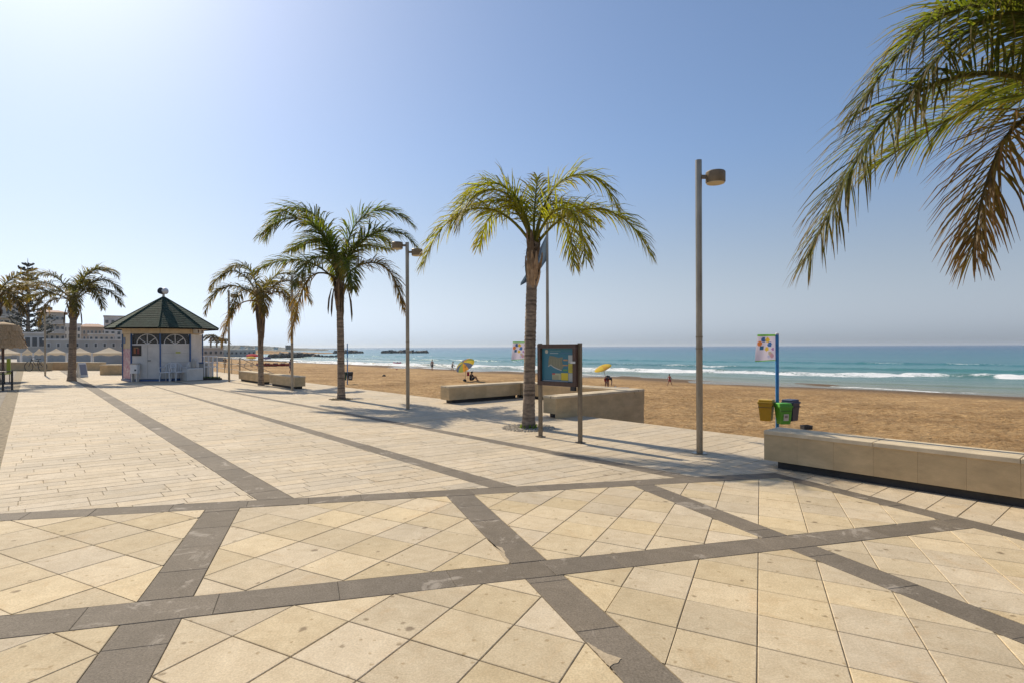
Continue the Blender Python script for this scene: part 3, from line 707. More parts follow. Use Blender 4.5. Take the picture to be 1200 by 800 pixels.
for nm, r, c in (('legend_box', (0.83,0.56,0.985,0.80), (0.42,0.45,0.42)), ('legend_box', (0.83,0.28,0.985,0.545), (0.55,0.47,0.05)), ('legend_box', (0.83,0.02,0.985,0.27), (0.40,0.42,0.38)),
                 ('legend_box', (0.33,0.06,0.60,0.25), (0.45,0.44,0.26)), ('legend_box', (0.61,0.05,0.82,0.27), (0.62,0.48,0.03)), ('legend_box', (0.33,0.21,0.42,0.25), (0.5,0.05,0.04)),
                 ('legend_line', (0.68,0.63,0.81,0.67), (0.5,0.25,0.10)), ('legend_line', (0.66,0.48,0.81,0.515), (0.45,0.25,0.12)), ('legend_line', (0.66,0.33,0.81,0.38), (0.10,0.28,0.10)),
                 ('title_line', (0.26,0.90,0.6,0.925), (0.10,0.24,0.26)), ('title_line', (0.26,0.84,0.52,0.865), (0.30,0.42,0.45)), ('title_line', (0.60,0.85,0.95,0.865), (0.06,0.16,0.28)),
                 ('footer_strip', (0.02,0.005,0.82,0.035), (0.35,0.38,0.38))):
    patch(nm, *r, c, y=yb-0.0035 if r[1] == 0.21 else yb-0.0015)
for i in range(6):
    patch('text_line', 0.845, 0.31+0.035*i, 0.96-0.01*(i % 3), 0.322+0.035*i, (0.25, 0.22, 0.05), y=yb-0.003)
    patch('text_line', 0.35, 0.075+0.022*i, 0.55-0.02*(i % 2), 0.084+0.022*i, (0.2, 0.2, 0.15), y=yb-0.003)
patch('crest', 0, 0, 0, 0, (0.5, 0.48, 0.38), [(0.15+0.05*math.cos(a), 0.90+0.06*math.sin(a)) for a in [k*math.pi/6 for k in range(12)]], yb-0.002)
b = MB(); b.cur = (0.6, 0.6, 0.58); b.box((fw/2-0.055, -0.098, 1.335), (0.10, 0.006, 0.035)); b.build('sticker', M['print'], fr, col=True)
b = MB(); b.box((fw/2-0.07, -0.07, z0-0.03), (0.09, 0.05, 0.07)); b.build('lock_box', M['black'], o)

# ------------------------------------------------------------------ flag poles, flags and bins
def flag_design(u, v):
    c = (0.62, 0.58, 0.68)
    if v > 0.92: c = (0.16, 0.42, 0.05)
    if v < 0.03: c = (0.18, 0.45, 0.12)
    for cx, cy, r, cc in ((0.33,0.80,.11,(0.05,0.12,0.30)), (0.55,0.79,.12,(0.62,0.42,0.05)), (0.68,0.62,.12,(0.05,0.14,0.36)), (0.16,0.66,.11,(0.60,0.20,0.06)),
                          (0.27,0.50,.11,(0.04,0.14,0.26)), (0.53,0.45,.10,(0.60,0.42,0.06)), (0.72,0.30,.09,(0.45,0.38,0.30)), (0.82,0.20,.10,(0.50,0.30,0.36)), (0.66,0.17,.07,(0.42,0.44,0.62)), (0.86,0.44,.07,(0.38,0.2,0.42))):
        if math.hypot(u-cx, (v-cy)*1.25) < r: c = cc
    return c
def print_flag(loc, w, h, az, label, taper=0.12):
    o = thing('flag', loc, label, 'flag', az, 'white printed beach flags')
    m = MB(); nu, nv = 22, 28
    def P(u, v):
        x = -w*u*(1 + taper*(0.5-v)); y = 0.035*math.sin(u*7 + v*2)*u + 0.02*math.sin(v*6)*u
        return (x, y, h*v - 0.10*h*u*(0.4) * (1-v) - 0.02)
    for i in range(nu):
        for j in range(nv):
            m.cur = flag_design(1-(i+.5)/nu, (j+.5)/nv)
            m.face([P(i/nu, j/nv), P((i+1)/nu, j/nv), P((i+1)/nu, (j+1)/nv), P(i/nu, (j+1)/nv)])
    m.build('cloth', M['cloth'], o, col=True)
    s = MB(); s.cur = (0.6, 0.6, 0.6)
    for v in (0.02, 0.97): s.box((0.012, 0, h*v-0.02), (0.05, 0.012, 0.02))
    s.build('tie', M['paint'], o, col=True)
    return o
def beach_pole(loc, h, label, r=0.032):
    o = thing('flag_pole', loc, label, 'pole', 0, 'blue beach poles')
    p = MB(); p.tube([(0,0,-0.3), (0,0,h)], r, 12); autosmooth(p.build('post', M['bluepole'], o))
    c = MB(); c.lathe([(r+0.006, h-0.005), (r+0.006, h+0.03), (r*0.5, h+0.05)], 12); c.build('cap', M['white'], o)
    return o
M['bluepole'] = pm('blue_pole_paint', (0.02, 0.20, 0.50), 0.4, 0.15, 6)
def bin_(loc, az, col, lid, label, sticker=False, s=1.0):
    o = thing('litter_bin', loc, label, 'litter bin', az, 'hanging litter bins on the beach')
    m = MB(); m.cur = col
    def ring(z, a, b): return [(-a, -b, z), (a, -b, z), (a, b, z), (-a, b, z)]
    L = [ring(0, .085*s, .075*s), ring(.01*s, .095*s, .085*s), ring(.34*s, .125*s, .11*s)]
    for A_, B_ in zip(L, L[1:]):
        for i in range(4): m.face([A_[i], A_[(i+1) % 4], B_[(i+1) % 4], B_[i]])
    m.face(L[0][::-1]); m.build('body', M['paint'], o, col=True)
    r = MB(); r.cur = tuple(c*0.75 for c in lid); r.bbox((0, 0, .352*s), (.275*s, .245*s, .035*s), 0.008); r.build('rim', M['paint'], o, col=True)
    l = MB(); l.cur = lid; l.bbox((0, 0.012*s, .392*s), (.255*s, .215*s, .042*s), 0.015); l.build('lid', M['paint'], o, col=True)
    hd = MB(); hd.tube([(-.13*s, -.06*s, .30*s), (-.12*s, -.135*s, .27*s), (.12*s, -.135*s, .27*s), (.13*s, -.06*s, .30*s)], .008, 6); hd.build('handle', M['black'], o)
    if sticker:
        b = MB(); b.cur = (0.55, 0.55, 0.5); b.box((0, -.104*s, .14*s), (.10*s, .006, .13*s), ax=Matrix.Rotation(rad(5), 3, 'X')); st = b.build('sticker', M['print'], o, col=True)
        b = MB(); b.cur = (0.25, 0.22, 0.2); b.box((0, -.110*s, .155*s), (.06*s, .004, .05*s), ax=Matrix.Rotation(rad(5), 3, 'X')); b.build('emblem', M['print'], st, col=True)
    return o
YB = 17.0; kb = YB/10.6
pp = AT(911, 497, YB); pp.z = sand_z(toST(pp)[1])
beach_pole(pp, AT(911, 392, YB).z - pp.z, 'blue pole carrying three bins behind the long bench', 0.05)
fl = AT(909, 421.5, YB); print_flag(fl, 0.36*kb, 0.49*kb, 0.0, 'white flag with colour dots on the pole above the three bins')
zb = AT(911, 494, YB).z
bin_((pp.x-0.33, pp.y+0.0, zb+0.04), rad(-38), (0.52, 0.32, 0.02), (0.55, 0.34, 0.02), 'yellow hanging bin on the blue pole', s=1.55)
bin_((pp.x+0.05, pp.y-0.27, zb-0.02), rad(4), (0.09, 0.36, 0.03), (0.11, 0.45, 0.04), 'bright green hanging bin with sticker on the blue pole', True, s=1.5)
bin_((pp.x+0.41, pp.y+0.0, zb+0.04), rad(35), (0.015, 0.022, 0.06), (0.02, 0.035, 0.09), 'dark blue hanging bin on the blue pole', s=1.55)
cr = S(945, 502.5)
o = thing('crate', cr, 'black crate lying on the sand behind the long bench', 'crate', 0.1)
o.scale = (1.4, 1.4, 1.1)
b = MB(); b.box((0, 0, 0.004), (0.24, 0.2, 0.008))
for sy in (-1, 1): b.box((0, sy*0.1, 0.07), (0.25, 0.012, 0.13)); b.box((sy*0.122, 0, 0.07), (0.012, 0.188, 0.128))
b.build('tray', M['black'], o)
b = MB()
for sy in (-1, 1): b.box((0, sy*0.104, 0.14), (0.27, 0.024, 0.02)); b.box((sy*0.126, 0, 0.14), (0.024, 0.184, 0.02))
b.build('rim', M['black'], o)
# flag behind the middle palm trunk
fp = AT(617, 440, 24); fp.z = sand_z(toST(fp)[1])
beach_pole(fp, AT(617, 398, 24).z - fp.z, 'blue pole hidden behind the middle palm trunk')
print_flag(AT(615.5, 420.5, 24), 0.56, 0.76, 0.05, 'white flag with colour dots left of the middle palm trunk')
# blue pole with bin behind palm two
q = S(407.2, 449.5)
beach_pole(q, AT(407.2, 402.5, q.y).z - q.z, 'thin blue pole on the sand behind the tall dark palm', 0.05)
zb = AT(405, 445, q.y).z
bin_((q.x-0.25, q.y-0.3, zb), 0.0, (0.015, 0.09, 0.045), (0.015, 0.06, 0.04), 'dark green bin on the thin blue pole', s=1.9)
bin_((q.x+0.30, q.y-0.1, zb), 0.3, (0.02, 0.022, 0.03), (0.03, 0.03, 0.035), 'black bin on the thin blue pole', True, s=1.9)
# tall flag pole
tp = G(642, 468); 
o = thing('flagpole', tp, 'tall grey flagpole rising behind the map board', 'flagpole')
p = MB(); p.tube([(0,0,0), (0,0,2.2), (0,0,5.75)], [0.06, 0.05, 0.035], 12); autosmooth(p.build('post', M['steel'], o))
p = MB(); p.lathe([(0.12, 0), (0.12, 0.02), (0.065, 0.025)], 12); p.build('base_plate', M['steel'], o)
p = MB(); p.lathe([(0.03, 5.75), (0.055, 5.79), (0.02, 5.83)], 10); p.build('finial', M['steel'], o)
Yp = tp.y
o = thing('flag', AT(640.5, 310, Yp), 'limp grey blue flag hanging from the tall flagpole', 'flag')
m = MB(); m.cur = (0.10, 0.15, 0.21); base = AT(640.5, 310, Yp)
TL, BL_, TIP = AT(640, 276, Yp), AT(640, 306, Yp), AT(610, 335, Yp)
def fpt(u, v):
    a = BL_.lerp(TL, v); e = TIP + Vector((0, 0, 0.07*v)); p_ = a.lerp(e, u)
    return p_ + Vector((0, 0.10*math.sin(u*6+v*5)*(0.3+u), -0.12*math.sin(u*math.pi)*(1-0.6*v))) - base
for i in range(12):
    for j in range(8): m.face([fpt(i/12, j/8), fpt((i+1)/12, j/8), fpt((i+1)/12, (j+1)/8), fpt(i/12, (j+1)/8)])
m.build('cloth', M['cloth'], o, col=True)

# ------------------------------------------------------------------ palms
def frond_mesh(L, e0, e1, pw, n, ll, seed, green, dead=0.0, wid=0.024, curl=0.0, tipdead=0.42):
    r = random.Random(seed); m = MB(); Np = 18; pts = []; p = Vector((0, 0, 0)); yaw = 0.0
    for i in range(Np+1):
        u = i/Np; e = rad(np.interp(u, [q[0] for q in e0], [q[1] for q in e0]) if isinstance(e0, list) else e0 + (e1*0.9-e0)*math.sin(math.pi/2*min(1, u/0.82))**(1.35*pw)); pts.append(p.copy())
        yaw += curl/Np
        p = p + Vector((math.cos(e)*math.cos(yaw), math.cos(e)*math.sin(yaw), math.sin(e)))*(L/Np)
    def at(u):
        x = min(max(u, 0), 0.9999)*Np; i = int(x); a = pts[i].lerp(pts[i+1], x-i); t = (pts[min(i+2, Np)] - pts[max(i-1, 0)]).normalized()
        return a, t
    br = (0.16, 0.095, 0.045)
    def shade(k, f): return tuple((g*(1-f) + b_*f)*k for g, b_ in zip(green, br))
    m.cur = shade(1.1, 0.25 + dead*0.6)
    m.tube(pts, [0.030*(1-0.88*(i/Np))**1.0 + 0.003 for i in range(Np+1)], 5)
    for i in range(n):
        u = 0.21 + 0.79*(i + r.uniform(-.3, .3))/n
        a, T = at(u)
        Sd = T.cross(Vector((0, 0, 1)))
        if Sd.length < 0.05: Sd = Vector((0, 1, 0))
        Sd.normalize(); U = Sd.cross(T)
        prof = (0.45 + 0.55*math.sin(min(1, u*1.9)*math.pi/2)) * (1 - 0.62*max(0, (u-0.45)/0.55)**1.6)
        for sg in (-1, 1):
            al = rad(62 - 34*u + r.uniform(-8, 8)); ta = rad(r.choice((-18, 8, 34)) + r.uniform(-10, 10))
            d = T*math.cos(al) + (Sd*sg*math.cos(ta) + U*math.sin(ta))*math.sin(al)
            ln = ll*prof*r.uniform(0.82, 1.1); w = wid*(0.7 + 0.5*prof)*r.uniform(0.8, 1.15)
            g = 0.30 + 0.25*r.random(); q = a.copy(); k = r.uniform(0.7, 1.25)
            df = min(1, max(0, dead + r.uniform(-.2, .2)))
            roll = (U*0.8 + Vector((r.uniform(-.5, .5), r.uniform(-.5, .5), r.uniform(-.2, .5)))).normalized()
            ws = [w*0.6, w, w*0.85, w*0.12]; sec = []; dd = d.normalized()
            for j in range(4):
                W_ = dd.cross(roll)
                W_ = W_.normalized() if W_.length > 1e-3 else Sd
                sec.append((q - W_*ws[j]/2, q + W_*ws[j]/2)); q = q + dd*(ln/3); dd = (dd + Vector((0, 0, -g*(0.6 + j*0.5)))).normalized()
            for j in range(3):
                m.cur = shade(k, min(1, df + (tipdead*0.25 if j == 1 else 0) + (tipdead if j == 2 else 0) + (0.25*tipdead if u > .8 else 0)))
                m.face([sec[j][0], sec[j][1], sec[j+1][1], sec[j+1][0]])
    return m
def palm(base, top, rb, rt, label, fronds, ll, n, green, seed, husk_h=0.55, husk_light=1.0, wid=0.024, pods=0, skirt=0.0, lean=None, rings=0.075):
    """base, top: world points of the trunk foot and of the crown"""
    r = random.Random(seed); base = Vector(base); top = Vector(top)
    o = thing('palm_tree', base, label, 'palm tree', 0, 'palm trees along the promenade')
    H_ = top - base; tr = MB(); n_r = int(H_.z/rings); seg = 14; prev = None
    mid = H_*0.5 + Vector((r.uniform(-.05, .05), r.uniform(-.05, .05), 0)) + (Vector(lean) if lean else Vector((0, 0, 0)))
    def axis_(u): return Vector((0,0,0))*(1-u)**2 + mid*2*u*(1-u) + H_*u*u
    for i in range(n_r*2+1):
        u = i/(n_r*2); c = axis_(u) - Vector((0, 0, 0.05*(i == 0)))
        rr = (rb + (rt-rb)*min(1, u*1.15)**0.7)*(1 + 0.22*max(0, 1-u*9)**2)*(1.025 if i % 2 else 0.965)*r.uniform(0.985, 1.015)
        ring = [(c.x + rr*math.cos(2*math.pi*k/seg)*r.uniform(.975, 1.025), c.y + rr*math.sin(2*math.pi*k/seg)*r.uniform(.975, 1.025), c.z + r.uniform(-.006, .006)) for k in range(seg)]
        b0 = len(tr.v); tr.v += ring
        if prev is not None:
            t_ = r.uniform(0.78, 1.15)*(0.62 if i % 2 == 0 and r.random() < 0.35 else 1.0); tr.cur = (t_, t_*0.97, t_*0.93)
            for k in range(seg):
                l = (k+1) % seg; tr.f.append((prev+k, prev+l, b0+l, b0+k)); tr.c.append(tr.cur)
        prev = b0
    autosmooth(tr.build('trunk', M['trunk'], o, col=True), 60)
    # old leaf bases wrapped round the top of the trunk
    hk = MB()
    for i in range(26):
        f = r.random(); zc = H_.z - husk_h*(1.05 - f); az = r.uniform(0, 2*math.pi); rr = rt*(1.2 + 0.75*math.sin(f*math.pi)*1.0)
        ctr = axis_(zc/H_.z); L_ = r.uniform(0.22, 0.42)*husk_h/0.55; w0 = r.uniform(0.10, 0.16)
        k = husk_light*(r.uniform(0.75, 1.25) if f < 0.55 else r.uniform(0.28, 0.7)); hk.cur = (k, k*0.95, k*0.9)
        outw = Vector((math.cos(az), math.sin(az), 0)); sd = Vector((-outw.y, outw.x, 0)); sec = []
        for j in range(5):
            v = j/4; w = w0*(1-v**1.5*0.85); q = Vector((ctr.x, ctr.y, zc)) + outw*(rt*0.95 + (rr-rt*0.95)*math.sin(v*1.9)) + Vector((0, 0, L_*(v-0.35)))
            sec.append((q - sd*w/2 - outw*0.03*(w/w0), q + outw*0.01, q + sd*w/2 - outw*0.03*(w/w0)))
        for a_, b_ in zip(sec, sec[1:]):
            hk.face([a_[0], a_[1], b_[1], b_[0]]); hk.face([a_[1], a_[2], b_[2], b_[1]])
    for i in range(60):                                       # loose fibres
        az = r.uniform(0, 6.28); zc = H_.z - husk_h*r.uniform(-0.05, 0.85); c = axis_(min(1, zc/H_.z)); ow = Vector((math.cos(az), math.sin(az), 0))
        k = r.uniform(0.2, 0.6); hk.cur = (k, k*.85, k*.75); p0 = Vector((c.x, c.y, zc)) + ow*rt*1.1; d = (ow*r.uniform(.3, 1) + Vector((0, 0, r.uniform(-.9, .7)))).normalized()
        sd = Vector((-ow.y, ow.x, 0))*0.006; q = p0 + d*r.uniform(.08, .2); hk.face([p0-sd, p0+sd, q+sd*.4, q-sd*.4])
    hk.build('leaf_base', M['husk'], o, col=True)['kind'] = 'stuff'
    for i in range(pods):
        az = r.uniform(0, 6.28); ow = Vector((math.cos(az), math.sin(az), 0)); p0 = H_ - Vector((0, 0, husk_h*0.4)) + ow*rt; pdm = MB(); pdm.cur = (0.3, 0.28, 0.2)
        L_ = r.uniform(0.6, 1.0)
        pdm.tube([p0, p0 + ow*0.16 + Vector((0, 0, 0.05)), p0 + ow*0.24 + Vector((0, 0, -L_*0.35)), p0 + ow*0.27 + Vector((0, 0, -L_*0.75)), p0 + ow*0.27 + Vector((0, 0, -L_))], [0.012, 0.014, 0.03, 0.028, 0.004], 6)
        pdm.build('seed_pod', M['husk'], o, col=True)
    for i, fr in enumerate(fronds):
        az, e0, e1, L = fr[:4]; dead = fr[4] if len(fr) > 4 else 0.0; pw = fr[5] if len(fr) > 5 else 1.0; curl = fr[6] if len(fr) > 6 else 0.0
        m = frond_mesh(L, e0, e1, pw, int(1.5*n*L/2.8), 1.15*ll*(0.75 + 0.25*L/2.8), seed*50+i, green, dead, wid, curl)
        f = m.build('frond', M['leaf'], o, col=True, loc=H_ + Vector((math.cos(rad(az)), math.sin(rad(az)), 0))*rt*0.5 + Vector((0, 0, r.uniform(-.08, .02))), rz=rad(az))
    return o
GRN = (0.060, 0.096, 0.021); YGR = (0.175, 0.19, 0.020); DGR = (0.080, 0.105, 0.026)
# azimuth 0 = photo right, 90 = away, 180 = photo left
b3 = G(619.5, 501); t3_ = AT(625, 284, b3.y)
palm(b3, t3_, 0.125, 0.105, 'middle palm with yellow green crown standing beside the map board',
     [(178, [(0, 58), (.2, 38), (.4, 0), (.6, -38), (.8, -62), (1, -72)], 0, 3.0, .05), (172, [(0, 82), (.25, 68), (.45, 30), (.6, -15), (.8, -60), (1, -78)], 0, 2.75), (200, [(0, 78), (.25, 62), (.45, 20), (.6, -25), (.8, -62), (1, -78)], 0, 2.5, .05),
      (5, [(0, 82), (.25, 68), (.45, 35), (.6, -5), (.8, -55), (1, -75)], 0, 2.9), (-3, [(0, 55), (.2, 38), (.4, 6), (.6, -28), (.8, -55), (1, -68)], 0, 2.95, .08), (308, [(0, 60), (.25, 35), (.45, -20), (.7, -70), (1, -85)], 0, 2.3, .05),
      (50, [(0, 64), (.3, 40), (.5, -20), (.7, -70), (1, -85)], 0, 2.4, .1), (135, [(0, 70), (.3, 50), (.5, 0), (.75, -55), (1, -70)], 0, 2.4), (30, 84, -30, 2.2, 0, 1.4), (150, 86, 0, 2.0, 0, 1.4), (80, 88, 60, 1.7)],
     0.62, 62, YGR, 3, husk_h=0.85, husk_light=1.25, wid=0.022)
b2 = G(400, 467.5); t2_ = AT(397.5, 328, b2.y)
palm(b2, t2_, 0.118, 0.102, 'tall dark green palm with two brown hanging fronds left of centre',
     [(174, [(0, 84), (.3, 72), (.5, 40), (.65, 0), (.8, -50), (1, -75)], 0, 4.4), (192, [(0, 80), (.3, 66), (.5, 35), (.7, -15), (1, -60)], 0, 3.6), (8, [(0, 85), (.35, 72), (.55, 38), (.75, -10), (1, -55)], 0, 3.9), (-6, [(0, 72), (.3, 52), (.5, 25), (.7, -10), (1, -60)], 0, 3.3),
      (35, [(0, 80), (.4, 60), (.7, 0), (1, -50)], 0, 2.8), (178, [(0, 45), (.2, 35), (.4, 12), (.7, -12), (1, -45)], 0, 2.9, .12), (188, [(0, 40), (.15, 5), (.3, -50), (.5, -72), (1, -82)], 0, 2.8, .7), (-8, [(0, 50), (.2, 30), (.4, -10), (.6, -58), (1, -86)], 0, 3.1, .55),
      (240, 74, -66, 2.4), (300, 72, -66, 2.4), (110, 78, -50, 2.6, 0, 1.3), (150, 85, -20, 3.3, 0, 1.5), (60, 85, 0, 3.0), (250, 86, 30, 2.4)],
     0.66, 64, GRN, 5, husk_h=0.8, husk_light=0.75, pods=5, wid=0.030)
b1 = G(306, 451); t1_ = AT(305, 352, b1.y)
palm(b1, t1_, 0.115, 0.105, 'slim shaggy palm growing between the two short benches',
     [(176, [(0, 72), (.3, 50), (.5, 15), (.7, -35), (1, -72)], 0, 3.2, .1), (186, [(0, 46), (.25, 25), (.5, -20), (.75, -62), (1, -78)], 0, 3.0, .2), (170, [(0, 82), (.35, 66), (.6, 15), (.8, -35), (1, -65)], 0, 2.9, .05), (198, [(0, 15), (.2, -25), (.45, -65), (1, -86)], 0, 2.7, .7), (-6, [(0, 56), (.3, 32), (.55, -15), (.8, -60), (1, -75)], 0, 3.0, .2),
      (10, [(0, 78), (.35, 55), (.6, 5), (1, -65)], 0, 2.7, .1), (-20, [(0, 36), (.3, 8), (.55, -50), (1, -84)], 0, 2.6, .45), (60, 78, -50, 2.5), (120, 74, -60, 2.5, .15), (250, 64, -80, 2.4, .2), (300, 60, -80, 2.4, .25), (90, 84, 0, 2.0, .1)],
     0.58, 54, (0.085, 0.088, 0.026), 8, husk_h=1.7, husk_light=0.7, wid=0.032)
b0 = G(84, 446); t0_ = AT(86.5, 352, b0.y)
palm(b0, t0_, 0.18, 0.145, 'palm with wide drooping crown left of the kiosk',
     [(-4, [(0, 62), (.3, 38), (.5, 5), (.75, -35), (1, -62)], 0, 3.2, .05), (-12, [(0, 36), (.3, 20), (.6, -20), (1, -62)], 0, 3.2, .1), (8, [(0, 80), (.35, 62), (.6, 20), (.8, -25), (1, -60)], 0, 3.1), (30, [(0, 82), (.4, 66), (.7, 10), (1, -50)], 0, 2.9), (178, [(0, 52), (.3, 30), (.55, 0), (.8, -25), (1, -45)], 0, 3.4, .25),
      (170, [(0, 28), (.4, 8), (.7, -15), (1, -40)], 0, 3.3, .15), (186, [(0, 74), (.35, 52), (.6, 15), (.8, -20), (1, -55)], 0, 2.9, .05), (198, [(0, 30), (.25, -10), (.5, -60), (1, -85)], 0, 2.2, .4), (100, 84, -20, 2.5, 0, 1.4), (130, 78, -45, 2.6, 0, 1.2), (310, 58, -78, 2.3, .1), (235, 66, -70, 2.2, .15), (340, [(0, 44), (.3, 22), (.6, -40), (1, -80)], 0, 2.7)],
     0.60, 50, (0.065, 0.072, 0.028), 11, husk_h=0.95, husk_light=0.75, pods=2, wid=0.034)
be = AT(-5, 452, 25.5); be.z = 0
palm(be, AT(-6, 352, 25.5), 0.18, 0.15, 'palm cut by the left edge above the straw parasol',
     [(0, 72, 20, 2.4, .2), (20, 60, 0, 2.2, .2), (-20, 50, -60, 2.6, .2), (180, 60, -60, 2.8), (120, 66, -50, 2.8), (240, 60, -70, 2.6), (60, 70, -20, 2.5), (200, 40, -70, 2.6, .2)],
     0.5, 54, (0.060, 0.060, 0.026), 13, husk_h=0.9, husk_light=0.8, wid=0.034)
bn = Vector((5.52, 4.95, 0))
palm(bn, Vector((5.47, 4.95, 3.25)), 0.14, 0.12, 'near palm whose fronds hang into the top right corner',
     [(180, [(0, 60), (.31, 10), (.45, -17), (.54, -35), (.65, -53), (.8, -63), (1, -66)], 0, 3.95, .08), (176, [(0, 78), (.2, 65), (.4, 35), (.55, 0), (.7, -42), (1, -62)], 0, 3.55, .03), (186, [(0, 75), (.3, 52), (.5, 12), (.7, -35), (1, -58)], 0, 2.95, .08),
      (194, [(0, 32), (.25, 14), (.45, -22), (.6, -58), (1, -86)], 0, 2.6, .6), (164, [(0, 82), (.4, 62), (.7, 10), (1, -40)], 0, 2.6), (212, [(0, 82), (.4, 50), (.7, 0), (1, -50)], 0, 2.3), (190, [(0, 85), (.5, 55), (1, -10)], 0, 2.7),
      (95, 85, 10, 2.2), (55, 66, -60, 2.8), (20, 66, -60, 3.0), (-20, 56, -75, 2.9), (-60, 62, -70, 2.8), (270, 64, -66, 2.6), (310, 70, -60, 2.7), (130, 76, -30, 2.5), (40, 80, 0, 2.2)],
     0.68, 92, DGR, 17, husk_h=0.7, wid=0.016)
# planting circles round the feet of the palms
for bpos, lab in ((b3, 'ring of white pebbles round the foot of the middle palm'), (b2, 'planting ring at the foot of the tall dark palm')):
    m = MB(); r = random.Random(4); RR = 0.52 if bpos is b3 else 0.36
    for i in range(900 if bpos is b3 else 260):
        a = r.uniform(0, 6.28); d = RR*math.sqrt(r.uniform(0.06, 1)); s_ = r.uniform(0.010, 0.022); c = Vector((d*math.cos(a), d*math.sin(a), s_*0.35))
        m.box(c, (s_*2, s_*1.5, s_), r.uniform(0, 3), taper=0.6)
    o = m.build('pebbles', M['pebble'] if bpos is b3 else M['mortar'], loc=bpos + Vector((0, 0, 0.003))); tag(o, lab, 'pebbles', kind='stuff')
m = MB(); r = random.Random(9)
for i in range(60):
    a = r.uniform(0, 6.28); d = r.uniform(0.12, 0.2); c = Vector((d*math.cos(a), d*math.sin(a)-0.04, 0.0)); hh = r.uniform(.03, .10); w_ = Vector((r.uniform(-.02, .02), r.uniform(-.02, .02), 0)); lean_ = Vector((r.uniform(-.04, .04), r.uniform(-.04, .04), hh))
    m.cur = (0.10, 0.16, 0.02); m.face([c-w_, c+w_, c+w_*.3+lean_, c-w_*.3+lean_])
tag(m.build('weeds', M['leaf'], col=True, loc=b3), 'small green weeds at the foot of the middle palm', 'weeds', kind='stuff')

# ------------------------------------------------------------------ kiosk
KR = 1.74
kf = G(188, 446.3); kd = Vector((-kf.x, -kf.y, 0)).normalized(); kr = Vector((-kd.y, kd.x, 0))      # towards the camera; photo right
KC = kf - kd*KR*math.cos(rad(5)) + kr*KR*math.sin(rad(5))
KROT = math.atan2(kr.y, kr.x)
kio = thing('kiosk', KC, 'small white octagonal kiosk with dark green pointed roof', 'kiosk', KROT)
def kv(i, r=KR): a = rad(-5 + 45*i); return Vector((r*math.sin(a), -r*math.cos(a), 0))
m = MB(); m.prism([(kv(i, KR+0.08).x, kv(i, KR+0.08).y) for i in range(8)][::1], 0.005, 0.10); m.build('base', M['bluepaint'], kio)
kz = Vector((0, 0, 1))
def kface(i):
    a, b = kv(i), kv(i+1); d = (b-a).normalized(); nrm = Vector((d.y, -d.x, 0)); c = (a+b)/2
    if nrm.dot(c) < 0: nrm = -nrm
    return a, b, d, nrm, c, (b-a).length
def kbox(m, i, u, z, w, h, dep, off):
    a, b, d, nrm, c, L = kface(i); R = Matrix((d, -nrm, kz)).transposed()
    m.box(c + d*u + nrm*off + kz*z, (w, dep, h), ax=R); return m
